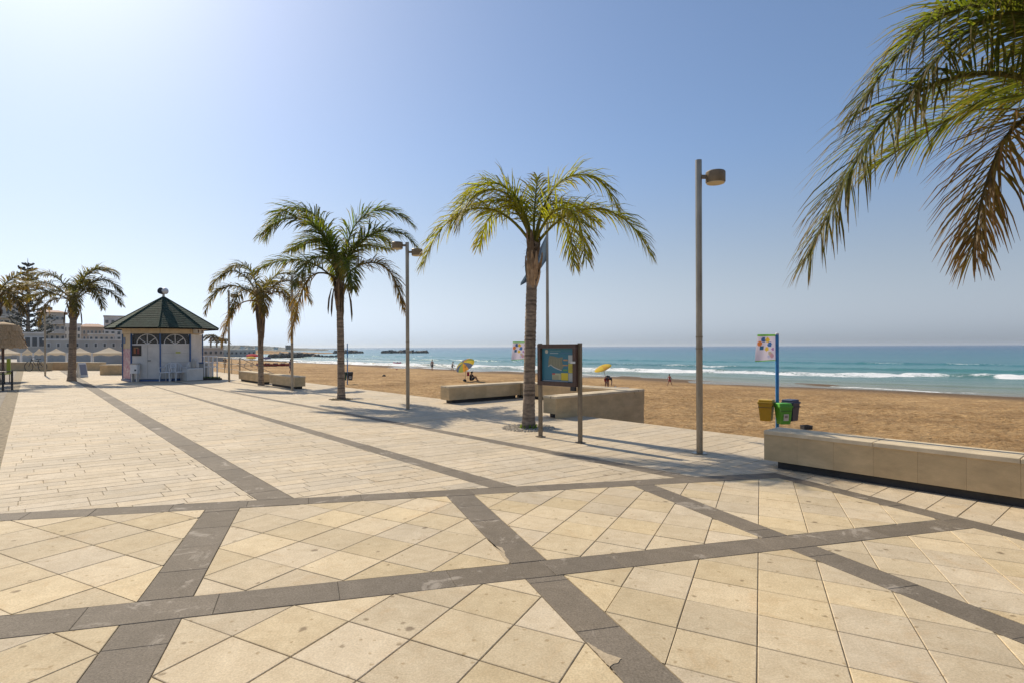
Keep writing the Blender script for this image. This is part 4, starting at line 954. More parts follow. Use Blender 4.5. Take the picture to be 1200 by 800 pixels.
for i in range(8):
    a, b, d, nrm, c, L = kface(i)
    if i in (-1 % 8, 0):                              # two glazed faces: door face (7) and shutter face (0)
        p = MB(); kbox(p, i, 0, 0.95, L-0.06, 1.66, 0.06, -0.03); pan = p.build('wall_panel', M['whitewall'], kio)
        g = MB(); kbox(g, i, 0, 2.04, L-0.10, 0.50, 0.03, -0.06); gl = g.build('fanlight', M['dark'], kio)
        R = 0.48; cx = 0.0 if i == 0 else 0.05
        def fp(u, z, off=-0.035): return c + d*(cx+u) + nrm*off + kz*z
        ar = MB(); ar.tube([fp(R*math.cos(t), 1.80 + R*math.sin(t)*0.98) for t in [math.pi*k/14 for k in range(15)]], 0.02, 6); ar.build('arch_frame', M['white'], gl)
        for t in (rad(38), rad(90), rad(142)):
            s_ = MB(); s_.tube([fp(0.02*math.cos(t), 1.80), fp(R*math.cos(t), 1.80 + R*math.sin(t)*0.98)], 0.02, 6); s_.build('glazing_bar', M['white'], gl)
        s_ = MB(); kbox(s_, i, 0, 1.795, L-0.06, 0.03, 0.05, -0.02); s_.build('sill', M['white'], gl)
        if i == 0:
            for k in range(3):
                s_ = MB(); kbox(s_, i, 0, 0.45+0.45*k, L-0.14, 0.012, 0.012, 0.003); s_.build('shutter_groove', M['wall_grey'], pan)
            s_ = MB(); s_.cur = (0.5, 0.52, 0.10); kbox(s_, i, 0.12, 1.38, 0.22, 0.08, 0.006, 0.006); s_.build('scrawl', M['print'], pan, col=True)
        else:
            s_ = MB(); s_.cur = (0.02, 0.012, 0.01); kbox(s_, i, -0.43, 1.48, 0.44, 0.50, 0.02, 0.014); ps = s_.build('poster', M['print'], kio, col=True)
            for (u, z, w, h, cc) in ((-0.50, 1.49, 0.10, 0.30, (0.30, 0.10, 0.03)), (-0.34, 1.46, 0.09, 0.26, (0.22, 0.04, 0.03)), (-0.43, 1.62, 0.2, 0.05, (0.28, 0.18, 0.08))):
                s_ = MB(); s_.cur = cc; kbox(s_, i, u, z, w, h, 0.006, 0.03); s_.build('poster_picture', M['print'], ps, col=True)
            s_ = MB(); kbox(s_, i, 0.08, 0.95, 0.012, 1.6, 0.008, 0.003); s_.build('door_joint', M['wall_grey'], pan)
            s_ = MB(); kbox(s_, i, 0.16, 1.0, 0.12, 0.03, 0.05, 0.025); s_.build('door_handle', M['black'], pan)
    elif i == 6:                                      # graffiti face on the left
        p = MB(); kbox(p, i, 0, 0.85, L-0.06, 1.46, 0.06, -0.03); p.build('wall_panel', M['graffiti'], kio)
        p = MB(); kbox(p, i, 0, 1.94, L-0.06, 0.70, 0.05, -0.03); p.build('wall_panel', M['beige'], kio)
        p = MB(); kbox(p, i, -0.40, 1.98, 0.25, 0.3, 0.02, 0.006); p.build('blue_sign', M['bluepaint'], kio)
    else:
        back = MB(); kbox(back, i, 0, 1.2, L-0.08, 2.16, 0.03, -0.05); back.build('wall_core', M['wall_grey'], kio)
        for k in range(12):
            a0 = c + nrm*(-0.02) + kz*(0.21 + 0.18*k); R = Matrix((d, -nrm, kz)).transposed() @ Matrix.Rotation(rad(-4), 3, 'X')
            p = MB(); p.box(a0, (L-0.07, 0.02, 0.184), ax=R); p.build('weather_board', M['whitewall'], kio)
    p = MB(); kbox(p, i, 0, 2.46, L-0.02, 0.32, 0.10, -0.02); p.build('beam', M['beige'], kio)
    q = kv(i, KR+0.01); p = MB(); p.box((q.x, q.y, 1.2), (0.062, 0.062, 2.2), rz=rad(-5+45*i)); p.build('post', M['bluepaint'], kio)
EZ, AZ_, ER = 2.58, 4.22, 2.52
for i in range(8):
    a, b = kv(i, ER), kv(i+1, ER); rows_ = 17; m = MB()
    for k in range(rows_):
        u0, u1 = k/rows_, (k+1.25)/rows_; u1 = min(u1, 1)
        def rp(q, u, lift): z = EZ + (AZ_-EZ)*u; s_ = (1-u) if u < 1 else 0.0; return Vector((q.x*s_, q.y*s_, z + lift))
        nseg = max(1, int(8*(1-u0)))
        for j in range(nseg):
            t0, t1 = j/nseg, (j+1)/nseg; q0, q1 = a.lerp(b, t0), a.lerp(b, t1); kk = rng.uniform(0.85, 1.15); m.cur = (kk, kk, kk)
            p0, p1, p2, p3 = rp(q0, u0, 0.014), rp(q1, u0, 0.014), rp(q1, u1, 0.0), rp(q0, u1, 0.0)
            m.face([p0, p1, p2, p3]); m.face([p0 - kz*0.014, p1 - kz*0.014, p1, p0])
    o = m.build('roof_panel', M['shingle'], kio, col=True)
    r_ = MB(); r_.cur = (0.9, 1.0, 0.95); r_.tube([a*1.0 + kz*(EZ+0.03), kz*(AZ_+0.02)], 0.022, 6); r_.build('ridge_cap', M['shingle'], kio, col=True)
    m = MB(); m.box((a+b)/2*0.985 + kz*(EZ-0.03), ((b-a).length*0.985, 0.03, 0.07), ax=Matrix((((b-a).normalized()), Vector((-(b-a).normalized().y, (b-a).normalized().x, 0)), kz)).transposed()); m.build('fascia', M['shingle'], kio)
m = MB(); m.prism([(kv(i, ER-0.05).x, kv(i, ER-0.05).y) for i in range(8)], EZ-0.005, EZ, bottom=True); m.build('soffit', M['beige'], kio)
m = MB(); m.lathe([(0.06, AZ_-0.02), (0.05, AZ_+0.2), (0.03, AZ_+0.22)], 10); m.build('finial', M['steel'], kio)
m = MB()
for t in range(1): m.lathe([(0.02, -0.10), (0.14, -0.07), (0.17, 0.0), (0.14, 0.07), (0.02, 0.10)], 16)
o = m.build('roof_lamp', M['white'], kio, smooth=True, loc=(0.07, -0.05, AZ_+0.29)); o.rotation_euler = (rad(80), 0, rad(25))
m = MB(); m.lathe([(0.02, -0.08), (0.16, -0.08), (0.16, 0.08), (0.02, 0.08)], 14); o = m.build('roof_speaker', M['black'], kio, loc=(-0.10, 0.02, AZ_+0.29)); o.rotation_euler = (rad(80), 0, rad(-40))
for k, u in enumerate((-0.30, 0.10)):
    m = MB(); kbox(m, 1, u, 2.44, 0.30, 0.22, 0.22, 0.16); fl_ = m.build('flood_light', M['white'], kio)
    m = MB(); kbox(m, 1, u-0.05, 2.42, 0.14, 0.16, 0.01, 0.276); m.build('lens', M['wood'], fl_)
# things standing against the kiosk
def kp(i, u, out, z=0.0):
    a, b, d, nrm, c, L = kface(i); q = c + d*u + nrm*out + kz*z; R = Matrix.Rotation(KROT, 3, 'Z'); return KC + R @ q
def kang(i):
    d = kface(i)[2]; return KROT + math.atan2(d.y, d.x)
o = thing('cabinet', kp(7, -0.38, 0.22), 'white metal cabinet on a stand under the dark poster', 'cabinet', kang(7))
m = MB(); m.bbox((0, 0, 0.62), (0.34, 0.26, 0.44), 0.02); cb = m.build('body', M['white'], o)
m = MB(); m.box((0.08, -0.133, 0.56), (0.08, 0.006, 0.08)); m.build('lock', M['black'], cb)
m = MB(); m.box((0, 0, 0.86), (0.38, 0.30, 0.03)); m.build('top', M['wall_grey'], o)
for sx in (-1, 1): m = MB(); m.box((sx*0.11, 0, 0.2), (0.05, 0.2, 0.40)); m.build('leg', M['whitewall'], o)
def plastic_chair(loc, rz, label, n=1):
    o = thing('plastic_chair', loc, label, 'chair', rz, 'white plastic chairs at the kiosk')
    for sx in (-1, 1):
        for sy in (-1, 1):
            m = MB(); m.tube([(sx*0.25, sy*0.24, 0.0), (sx*0.21, sy*0.20, 0.43)], [0.022, 0.028], 6); m.build('leg', M['white'], o)
        m = MB(); m.tube([(sx*0.25, -0.22, 0.43), (sx*0.27, -0.24, 0.66), (sx*0.27, 0.18, 0.68), (sx*0.23, 0.25, 0.80)], 0.022, 6); m.build('armrest', M['white'], o)
    m = MB(); m.bbox((0, 0, 0.44), (0.46, 0.44, 0.035), 0.01); m.build('seat', M['white'], o)
    bk = MB(); bk.tube([(-0.21, 0.2, 0.44), (-0.22, 0.28, 0.80), (-0.12, 0.31, 0.88), (0.12, 0.31, 0.88), (0.22, 0.28, 0.80), (0.21, 0.2, 0.44)], 0.024, 6); B = bk.build('backrest', M['white'], o)
    for u in (-0.12, -0.04, 0.04, 0.12):
        m = MB(); m.tube([(u, 0.21, 0.45), (u, 0.30, 0.87)], 0.018, 5); m.build('slat', M['white'], B)
    return o
plastic_chair(kp(0, -0.05, 0.55), kang(0) + 0.15, 'white plastic chair in front of the kiosk shutter')
plastic_chair(kp(0, -0.48, 0.40), kang(0) - 0.9, 'white plastic chair turned sideways beside the kiosk post')
o = thing('chest', kp(0, 0.56, 0.62), 'low white chest heaped with pale bags right of the chairs', 'chest', kang(0) + 0.12)
m = MB(); m.bbox((0, 0, 0.32), (0.78, 0.5, 0.60), 0.02); m.build('body', M['whitewall'], o)
m = MB(); m.box((0, -0.255, 0.58), (0.74, 0.012, 0.04)); m.build('rim', M['white'], o)
r = random.Random(2)
for k in range(3):
    p_ = kp(0, 0.40 + 0.17*k, 0.62 + 0.05*(k % 2), 0.625)
    o = thing('bag', p_, ('pale crumpled bag on the left of the white chest', 'tall grey bag in the middle of the white chest', 'pale bag on the right of the white chest')[k], 'bag', r.uniform(0, 3), 'bags heaped on the chest')
    m = MB(); prof = [(0.10, 0), (0.13, 0.06), (0.12, 0.18+0.1*(k == 1)), (0.07, 0.26+0.14*(k == 1)), (0.03, 0.30+0.14*(k == 1))]; m.lathe([(a*r.uniform(.85, 1.1), b) for a, b in prof], 9)
    m.v = [(x+r.uniform(-.015, .015), y+r.uniform(-.015, .015), z) for x, y, z in m.v]; m.build('sack', M['wall_white'] if k != 1 else M['wall_grey'], o, smooth=True)
    m = MB(); m.tube([(-0.03, 0, prof[-1][1]-0.02), (0, 0, prof[-1][1]+0.05), (0.03, 0, prof[-1][1]-0.02)], 0.008, 5); m.build('handle', M['wall_grey'], o)
o = thing('ice_cream_freezer', kp(1, 0.10, 0.40), 'grey blue freezer box against the kiosk side', 'freezer', kang(1))
m = MB(); m.bbox((0, 0, 0.42), (0.60, 0.45, 0.80), 0.02); m.build('body', M['wall_grey'], o)
m = MB(); m.box((0, 0, 0.845), (0.64, 0.49, 0.05)); m.build('lid', M['bluepaint'], o)
# railing and planting strip right of the kiosk
def railing(p0, p1, n, h, label, rails=(1.0, 0.55, 0.2), drop=0.0, rr=0.022, mat=None, seg_top=True):
    v = Vector((p1.x-p0.x, p1.y-p0.y, 0)); L = v.length
    o = thing('railing', p0, label, 'railing', math.atan2(v.y, v.x), 'railings by the kiosk and beach steps')
    for k in range(n):
        x = L*k/(n-1); z = -drop*k/(n-1); m = MB(); m.tube([(x, 0, z), (x, 0, z+h)], rr, 6); m.build('post', mat or M['steel'], o)
    for q in rails:
        m = MB(); m.tube([(0, 0, q*h), (L, 0, q*h-drop)], rr*0.9, 6); m.build('rail', mat or M['steel'], o)
    return o
railing(G(239.5, 444.5), G(254.5, 444), 4, 1.18, 'white railing standing right beside the kiosk', (1.0, 0.72, 0.55), mat=M['white'], rr=0.03)
o = thing('planter', G(243, 444.8), 'low green planting strip along the kiosk railing', 'planter', 0.0)
m = MB(); m.box((0, 0, 0.05), (1.35, 0.25, 0.10)); m.build('trough', M['plinth'], o)
m = MB(); r = random.Random(3)
for i in range(260):
    c = Vector((r.uniform(-.65, .65), r.uniform(-.1, .1), 0.10)); hh = r.uniform(.04, .12); w_ = Vector((0.012, r.uniform(-.01, .01), 0)); m.cur = (0.05, 0.09, 0.02); m.face([c-w_, c+w_, c+Vector((r.uniform(-.04, .04), 0, hh))])
m.build('grass', M['leaf'], o, col=True)
e1_, e2_ = ST(36.0, EDGE-0.15), ST(46.0, EDGE-0.15)
railing(e2_, e1_, 7, 1.0, 'horizontal steel railing along the promenade edge behind the lamp post', (1.0, 0.62, 0.28))
railing(ST(36.0, EDGE-0.1), ST(36.4, EDGE+2.2), 3, 1.0, 'sloping steel handrail going down to the beach', (1.0, 0.55), drop=1.15)

# ------------------------------------------------------------------ far left: straw parasol, walls, marquees, town
LW = M['concrete']
def low_wall(p0, p1, h, w, label, cap=True, z0=0.0):
    v = p1 - p0; v.z = 0; L = v.length
    o = thing('low_wall', p0, label, 'wall', math.atan2(v.y, v.x), 'low beige walls at the end of the promenade')
    n = max(2, int(L/1.6))
    for k in range(n):
        m = MB(); kk = rng.uniform(.9, 1.08); m.cur = (kk, kk*.98, kk*.95); m.box((L*(k+.5)/n, 0, z0+h/2-0.03), (L/n-0.006, w, h-0.06)); m.build('wall_block', M['bench'], o, col=True)
    if cap: m = MB(); m.bbox((L/2, 0, z0+h-0.028), (L+0.04, w+0.06, 0.06), 0.01); m.build('coping', M['bench_top'], o)
    return o
low_wall(G(-60, 433), G(58, 434.2), 0.62, 0.4, 'low beige wall behind the bicycle', z0=0)
low_wall(G(60, 433.0), G(121, 433.8), 0.60, 0.4, 'low beige wall right of the far palm trunk')
low_wall(G(124, 438.6), G(147, 438.6), 0.62, 0.9, 'beige wall block just left of the kiosk')
# straw parasol
tp_ = G(3.5, 446)
o = thing('straw_parasol', tp_, 'straw thatched parasol on a reddish pole at the left edge', 'parasol')
m = MB(); m.tube([(0, 0, 0), (0, 0, 2.5)], 0.06, 8); m.build('pole', M['wood'], o)
k_ = tp_.y/F
for j in range(5):
    zt = 2.78 - 0.20*j; rt_ = 0.66 + 0.045*j; m = MB(); n = 40; r = random.Random(j)
    for i in range(n):
        a0, a1 = 2*math.pi*i/n, 2*math.pi*(i+1.15)/n; rb_ = rt_ + 0.10 + r.uniform(-.03, .03); zb_ = zt - 0.34 + r.uniform(-.04, .02)
        m.face([(rt_*math.cos(a0)*.93, rt_*math.sin(a0)*.93, zt), (rt_*math.cos(a1)*.93, rt_*math.sin(a1)*.93, zt), (rb_*math.cos(a1), rb_*math.sin(a1), zb_), (rb_*math.cos(a0), rb_*math.sin(a0), zb_)])
    m.build('thatch_layer', M['thatch'], o)
m = MB(); m.lathe([(0.66, 2.72), (0.4, 2.84), (0.03, 2.92)], 16); m.build('cap', M['thatch'], o)
o = thing('lounge_chair', G(1, 449), 'yellow green chair under the straw parasol', 'chair', 0.3)
m = MB(); m.cur = (0.30, 0.36, 0.03); m.box((0, 0, 0.45), (0.55, 0.5, 0.06)); m.build('seat', M['paint'], o, col=True)
m = MB(); m.cur = (0.34, 0.40, 0.03); m.box((0.2, 0.22, 0.80), (0.14, 0.06, 0.7)); m.build('backrest', M['paint'], o, col=True)
for sx in (-1, 1):
    for sy in (-1, 1): m = MB(); m.tube([(sx*.24, sy*.21, 0), (sx*.24, sy*.21, .43)], 0.02, 6); m.build('leg', M['black'], o)
o = thing('side_table', G(8.2, 457), 'dark square table cut by the left edge', 'table', 0.2)
m = MB(); m.box((-0.32, 0, 0.72), (0.72, 0.6, 0.04)); m.build('top', M['wood'], o)
for sx in (-0.66, 0.02):
    for sy in (-.26, .26): m = MB(); m.box((sx, sy, 0.35), (0.05, 0.05, 0.70)); m.build('leg', M['black'], o)
# A-board by the palm
o = thing('sign_board', G(96, 441.5), 'folding sign board leaning beside the far palm trunk', 'sign', rad(62)); o.scale = (.75, .8, .85)
for sg in (-1, 1):
    m = MB(); m.box((0, sg*0.18, 0.48), (0.50, 0.03, 0.98), ax=Matrix.Rotation(rad(sg*20), 3, 'X')); pn = m.build('panel', M['white'], o)
    m = MB(); m.cur = (0.22, 0.24, 0.30); m.box((0, sg*0.205, 0.50), (0.42, 0.008, 0.72), ax=Matrix.Rotation(rad(sg*20), 3, 'X')); m.build('poster', M['print'], pn, col=True)
# bicycle
by = G(49, 434.5); o = thing('bicycle', by + Vector((0, -0.45, 0)), 'dark bicycle leaning by the lamp post at the low wall', 'bicycle', rad(-8))
for x in (-0.62, 0.50):
    m = MB(); R = 0.34; m.tube([(x + R*math.cos(2*math.pi*k/24), 0, R + R*math.sin(2*math.pi*k/24)) for k in range(25)], 0.022, 6); w_ = m.build('wheel', M['black'], o)
    m = MB()
    for k in range(8): m.tube([(x, 0, R), (x + R*math.cos(math.pi*k/4), 0, R + R*math.sin(math.pi*k/4))], 0.006, 4)
    sp_ = m.build('spokes', M['steel'], w_); sp_['kind'] = 'stuff'
m = MB()
for a_, b_ in (((-0.36, 0, 0.84), (0.02, 0, 0.30)), ((0.02, 0, 0.30), (0.16, 0, 0.82)), ((-0.36, 0, 0.80), (0.14, 0, 0.74)), ((0.50, 0, 0.34), (0.02, 0, 0.30)), ((0.50, 0, 0.34), (0.14, 0, 0.74)), ((-0.62, 0, 0.34), (-0.34, 0, 0.95))): m.tube([a_, b_], 0.022, 6)
m.build('frame', M['black'], o)
m = MB(); m.tube([(-0.40, -0.28, 1.0), (-0.34, -0.1, 1.0), (-0.34, 0.1, 1.0), (-0.40, 0.28, 1.0)], 0.016, 6); m.build('handlebar', M['black'], o)
m = MB(); m.bbox((0.18, 0, 0.88), (0.26, 0.14, 0.06), 0.02); m.build('saddle', M['black'], o)
m = MB(); m.lathe([(0.02, -0.01), (0.09, -0.01), (0.09, 0.01), (0.02, 0.01)], 14); ch = m.build('chainring', M['steel'], o, loc=(0.02, -0.03, 0.30)); ch.rotation_euler = (math.pi/2, 0, 0)
# cream marquees of the beach club, on the lower ground
def marquee(px0, px1, Y, ztop, zeave, label):
    c = AT((px0+px1)/2, 410, Y); rzm = -math.atan2(c.x, c.y); w = (px1-px0)*Y/F*math.cos(rzm)
    o = thing('marquee', (c.x, c.y, -0.95), label, 'marquee', rzm, 'cream marquees of the beach club'); h0 = zeave+0.95; h1 = ztop+0.95; hw = w/2*0.99
    m = MB()
    for q in range(4):
        a, b = [(-hw, -hw), (hw, -hw), (hw, hw), (-hw, hw)][q], [(hw, -hw), (hw, hw), (-hw, hw), (-hw, -hw)][q]
        for k in range(6):
            u0, u1 = k/6, (k+1)/6
            def P(p, u): z = h0 + (h1-h0)*(u**1.25); return (p[0]*(1-u), p[1]*(1-u), z)
            m.face([P(a, u0), P(b, u0), P(b, u1), P(a, u1)])
    m.build('canopy', M['canvas'], o)
    for q in range(4):
        a, b = [(-hw, -hw), (hw, -hw), (hw, hw), (-hw, hw)][q], [(hw, -hw), (hw, hw), (-hw, hw), (-hw, -hw)][q]
        m = MB(); n = 10
        for k in range(n):
            t0, t1 = k/n, (k+1)/n; p0, p1 = [a[i]+(b[i]-a[i])*t0 for i in (0, 1)], [a[i]+(b[i]-a[i])*t1 for i in (0, 1)]; d0, d1 = 0.12+0.12*abs(math.cos(t0*math.pi*2)), 0.12+0.12*abs(math.cos(t1*math.pi*2))
            m.face([(p0[0], p0[1], h0-d0), (p1[0], p1[1], h0-d1), (p1[0], p1[1], h0), (p0[0], p0[1], h0)])
        m.build('valance', M['canvas'], o)
        m = MB(); m.tube([(a[0]*.97, a[1]*.97, 0), (a[0]*.97, a[1]*.97, h0)], 0.05, 6); m.build('leg', M['white'], o)
lbl = ['cream marquee at the left edge beside the straw parasol', 'cream marquee second from the left edge', 'cream marquee just left of the far lamp post', 'cream marquee directly behind the far palm trunk', 'cream marquee just right of the far palm trunk', 'cream marquee nearest the kiosk']
for k, (a, b) in enumerate(((-8, 25), (25, 39), (39, 53), (54, 78), (79, 108), (108, 147))):
    marquee(a, b, 50 if k < 5 else 47, AT(20, 408.2 - (1.0 if k > 3 else 0), 50).z, AT(20, 413.5, 50).z, lbl[k])
# buildings
def building(px0, px1, py_top, Y, depth, mat, label, rowsw=0, colsw=0, base=-1.0, roof=None, py_w0=None, py_w1=None, balc=False, win=(0.5, 0.55), flat=True, rz=0.0):
    c = AT((px0+px1)/2, 405, Y); rz = -math.atan2(c.x, c.y); w = (px1-px0)*Y/F*math.cos(rz); top = AT((px0+px1)/2, py_top, Y).z; h = top-base
    o = thing('building', (c.x, c.y, base), label, 'building', rz, 'buildings of the town on the left')
    m = MB(); m.box((0, depth/2, h/2), (w, depth, h)); m.build('wall', mat, o)
    if roof == 'tile':
        m = MB(); e = 0.5
        A_ = [(-w/2-e, -e, h), (w/2+e, -e, h), (w/2+e, depth+e, h), (-w/2-e, depth+e, h)]; rz_ = h + min(w, depth)*0.16
        R0, R1_ = (-w/4, depth/2, rz_), (w/4, depth/2, rz_)
        for q in ((A_[0], A_[1], R1_, R0), (A_[1], A_[2], R1_), (A_[2], A_[3], R0, R1_), (A_[3], A_[0], R0)): m.face(q)
        m.face(A_[::-1]); m.build('roof', M['roof_tile'], o)
    else:
        m = MB(); m.box((0, depth/2, h+0.12), (w+0.3, depth+0.3, 0.24)); m.build('parapet', M['wall_white'], o)
    if rowsw:
        z1_ = AT(px0, py_w0, Y).z-base; z0_ = AT(px0, py_w1, Y).z-base; fh = (z1_-z0_)/rowsw; cw = w/colsw
        for i in range(rowsw):
            for j in range(colsw):
                x = -w/2 + cw*(j+.5); z = z0_ + fh*(i+.5); ww, wh = cw*win[0], fh*win[1]
                m = MB(); m.box((x, -0.05, z), (ww+0.2, 0.12, wh+0.2)); wn = m.build('window', M['wall_white'], o)
                m = MB(); m.box((x, -0.09, z), (ww, 0.10, wh)); m.build('pane', M['glass'], wn)
            if balc:
                m = MB(); m.box((0, -0.7, z0_ + fh*i + 0.1), (w*0.92, 1.4, 0.18)); bl = m.build('balcony', M['wall_white'], o)
                m = MB(); m.box((0, -1.38, z0_ + fh*i + 0.62), (w*0.92, 0.08, 0.9)); m.build('parapet_wall', M['wall_grey'], bl)
    return o
building(-30, 27, 352, 150, 14, M['wall_cream'], 'pale building mostly hidden by the straw parasol', 3, 8, py_w0=360, py_w1=398, balc=True)
building(45, 77, 366, 140, 14, M['wall_cream'], 'cream apartment block with balconies left of the far palm trunk', 3, 5, py_w0=369, py_w1=402, balc=True, roof='tile')
building(20, 53, 391, 84, 8, M['wall_grey'], 'low grey building with white columns behind the marquees', 1, 4, py_w0=394, py_w1=407, win=(0.7, 0.8))
building(53, 150, 399, 88, 5, M['wall_grey'], 'long grey terrace building behind the marquees', 1, 9, py_w0=401, py_w1=408, win=(0.25, 0.6))
building(74, 95, 380, 160, 12, M['wall_white'], 'white house right of the far palm trunk', 2, 4, py_w0=382, py_w1=398)
building(92, 124, 383, 190, 12, M['wall_tan'], 'long tan house behind the white house', 2, 7, py_w0=386, py_w1=400, roof='tile')
building(122, 150, 371, 150, 12, M['wall_white'], 'tall pale block touching the left end of the kiosk roof', 4, 4, py_w0=374, py_w1=400)
building(104, 134, 392, 120, 8, M['wall_cream'], 'low cream house under the tall pale block', 1, 5, py_w0=393, py_w1=401)
building(254, 300, 410, 230, 12, M['wall_grey'], 'low grey harbour building beyond the beach right of the kiosk', 1, 9, base=-2, py_w0=411, py_w1=416, win=(0.5, 0.5))
building(238, 262, 408, 150, 12, M['wall_cream'], 'pale shed beside the kiosk railing', 1, 4, base=-2, py_w0=410, py_w1=416)
# Norfolk pine
def pine(px, py_top, py_base, Y, label, wid):
    b = AT(px, py_base, Y); top = AT(px, py_top, Y); o = thing('pine_tree', b, label, 'pine tree'); Hh = top.z-b.z; r = random.Random(5)
    m = MB(); m.cur = (1, 1, 1); m.tube([(0, 0, 0), (0, 0, Hh*.5), (0, 0, Hh)], [0.35, 0.22, 0.03], 8); m.build('trunk', M['trunk'], o, col=True)
    m = MB(); n = 15
    for k in range(n):
        u = 0.12 + 0.86*k/n; R = wid*(1-u)**0.75*(1 if k % 2 else .85) + 0.3; z = Hh*u; nb = 9
        for j in range(nb):
            a = 2*math.pi*(j + r.random()*.6)/nb; L = R*r.uniform(.75, 1.1); d = Vector((math.cos(a), math.sin(a), 0)); sd = Vector((-d.y, d.x, 0))
            for q in range(int(8+L*7)):
                v = r.random()**.7; p = d*L*v + Vector((0, 0, z + 0.10*L*v + 0.25*L*v*v + r.uniform(-.15, .15))) + sd*r.uniform(-.22, .22)*L*0.6
                s_ = r.uniform(.12, .3)*wid/4.5; e = (d*r.uniform(.2, 1) + sd*r.uniform(-1, 1) + Vector((0, 0, r.uniform(0, .6)))).normalized()*s_; f_ = e.cross(Vector((r.uniform(-1, 1), r.uniform(-1, 1), 1))).normalized()*s_*.4
                kk = r.uniform(.6, 1.4); m.cur = (kk, kk, kk); m.face([p-e-f_, p+e-f_, p+e+f_, p-e+f_])
    m.build('crown', M['pine'], o, col=True)
pine(33, 303, 408, 100, 'tall tiered pine rising behind the far palm fronds', 4.6)
# far palms beyond the kiosk
for k, (px, pt, Yk, lab) in enumerate(((247, 393, 190, 'leftmost of the three distant palms right of the kiosk roof'), (254, 396, 200, 'middle one of the three distant palms right of the kiosk roof'), (260.5, 397, 205, 'rightmost of the three distant palms right of the kiosk roof'))):
    b = AT(px, 416, Yk); t = AT(px, pt+3, Yk)
    palm(b, t, 0.3, 0.25, lab, [(a, e+20, -50, 3.3) for a, e in ((0, 40), (45, 60), (90, 40), (135, 65), (180, 40), (225, 60), (270, 45), (315, 60), (20, 10), (160, 10))], 0.9, 16, (0.035, 0.045, 0.03), 60+k, wid=0.16, rings=0.6)

# ------------------------------------------------------------------ people on the beach
def cmat(name, c): return pm(name, c, 0.8, 0.08, 10)
def person(loc, rz, scale, J, label, clothes, hair=(0.07, 0.09), hat=None):
    """J: joint positions (metres for a 1.7 m figure); local -Y is the way the person faces"""
    o = thing('person', loc, label, 'person', rz); o.scale = (scale,)*3
    names = ['pelvis', 'waist', 'chest', 'neck', 'head', 'crown']; V = [J[n] for n in names]; E_ = [(0,1),(1,2),(2,3),(3,4),(4,5)]; Rr = [.135, .115, .13, .055, .088, .075]
    ix = {n: i for i, n in enumerate(names)}
    for sd in ('l', 'r'):
        prev = 'chest'
        for n, r_ in (('sho', .062), ('elb', .045), ('wri', .034), ('hand', .036)):
            ix[n+sd] = len(V); V.append(J[n+sd]); Rr.append(r_); E_.append((ix[prev], ix[n+sd])); prev = n+sd
        prev = 'pelvis'
        for n, r_ in (('hip', .095), ('knee', .062), ('ank', .042), ('toe', .036)):
            ix[n+sd] = len(V); V.append(J[n+sd]); Rr.append(r_); E_.append((ix[prev], ix[n+sd])); prev = n+sd
    me = bpy.data.meshes.new('body'); me.from_pydata([tuple(v) for v in V], E_, []); me.materials.append(M['skin'])
    b = link('body', me, o); b.modifiers.new('skin', 'SKIN'); sv_ = me.skin_vertices[0].data
    for i, r_ in enumerate(Rr): sv_[i].radius = (r_, r_)
    sv_[0].use_root = True
    sb = b.modifiers.new('smooth', 'SUBSURF'); sb.levels = 1; sb.render_levels = 2; b.modifiers['skin'].use_smooth_shade = True
    hd = Vector(J['head']); cr_ = Vector(J['crown']); up = (cr_-hd).normalized()
    h = MB(); c = hd + up*0.035 + Vector((0, 0.02, 0)); h.lathe([(0.085, -0.06), (0.112, 0.0), (0.108, 0.06), (0.07, 0.115), (0.01, 0.13)], 10, c); h.build('hair', M['hair'], o, smooth=True)
    f = MB(); f.box(hd + Vector((0, -0.095, -0.01)), (0.022, 0.035, 0.03)); f.build('nose', M['skin'], o)
    if hat: hm = MB(); hm.lathe([(0.20, 0.07), (0.12, 0.085), (0.11, 0.15), (0.02, 0.17)], 12, c); hm.build('hat', hat, o)
    for nm, mat, chain in clothes:
        m = MB()
        for pts, rr in chain: m.tube([J[p] if isinstance(p, str) else p for p in pts], rr, 8)
        m.build(nm, mat, o, smooth=True)
    return o
def mid(a, b, k=.5): return Vector(a).lerp(Vector(b), k)
def stand(stride=0.12, lean=0.0, arms=0.1):
    J = dict(pelvis=(0,0,.92), waist=(0,-.02*lean,1.08), chest=(0,-.10*lean,1.32), neck=(0,-.16*lean,1.47), head=(0,-.2*lean,1.58), crown=(0,-.2*lean,1.66))
    for sd, k in (('l', 1), ('r', -1)):
        J['sho'+sd] = (k*.19, -.10*lean, 1.40); J['elb'+sd] = (k*.25, -.1*lean + k*arms, 1.14); J['wri'+sd] = (k*.26, -.12*lean + k*arms*2-.06, .90); J['hand'+sd] = (k*.26, -.14*lean + k*arms*2.2-.08, .81)
        J['hip'+sd] = (k*.09, 0, .86); J['knee'+sd] = (k*.10, k*stride-.02, .47); J['ank'+sd] = (k*.10, k*stride*2.0, .07); J['toe'+sd] = (k*.11, k*stride*2.0-.14, .035)
    return J
J = stand(.08, 0.1, .05); cn = cmat('navy_swimwear', (0.02, 0.025, 0.05)); cred = cmat('red_cloth', (0.30, 0.02, 0.03)); cblk = cmat('black_cloth', (0.02, 0.02, 0.022)); cpur = cmat('purple_cloth', (0.10, 0.06, 0.12))
shorts = lambda J, m: ('shorts', m, [(('waist', 'pelvis', mid(J['pelvis'], J['hipl'], .6)), (.135, .155, .12)), (('hipl', mid(J['hipl'], J['kneel'], .6)), (.115, .09)), (('hipr', mid(J['hipr'], J['kneer'], .6)), (.115, .09))])
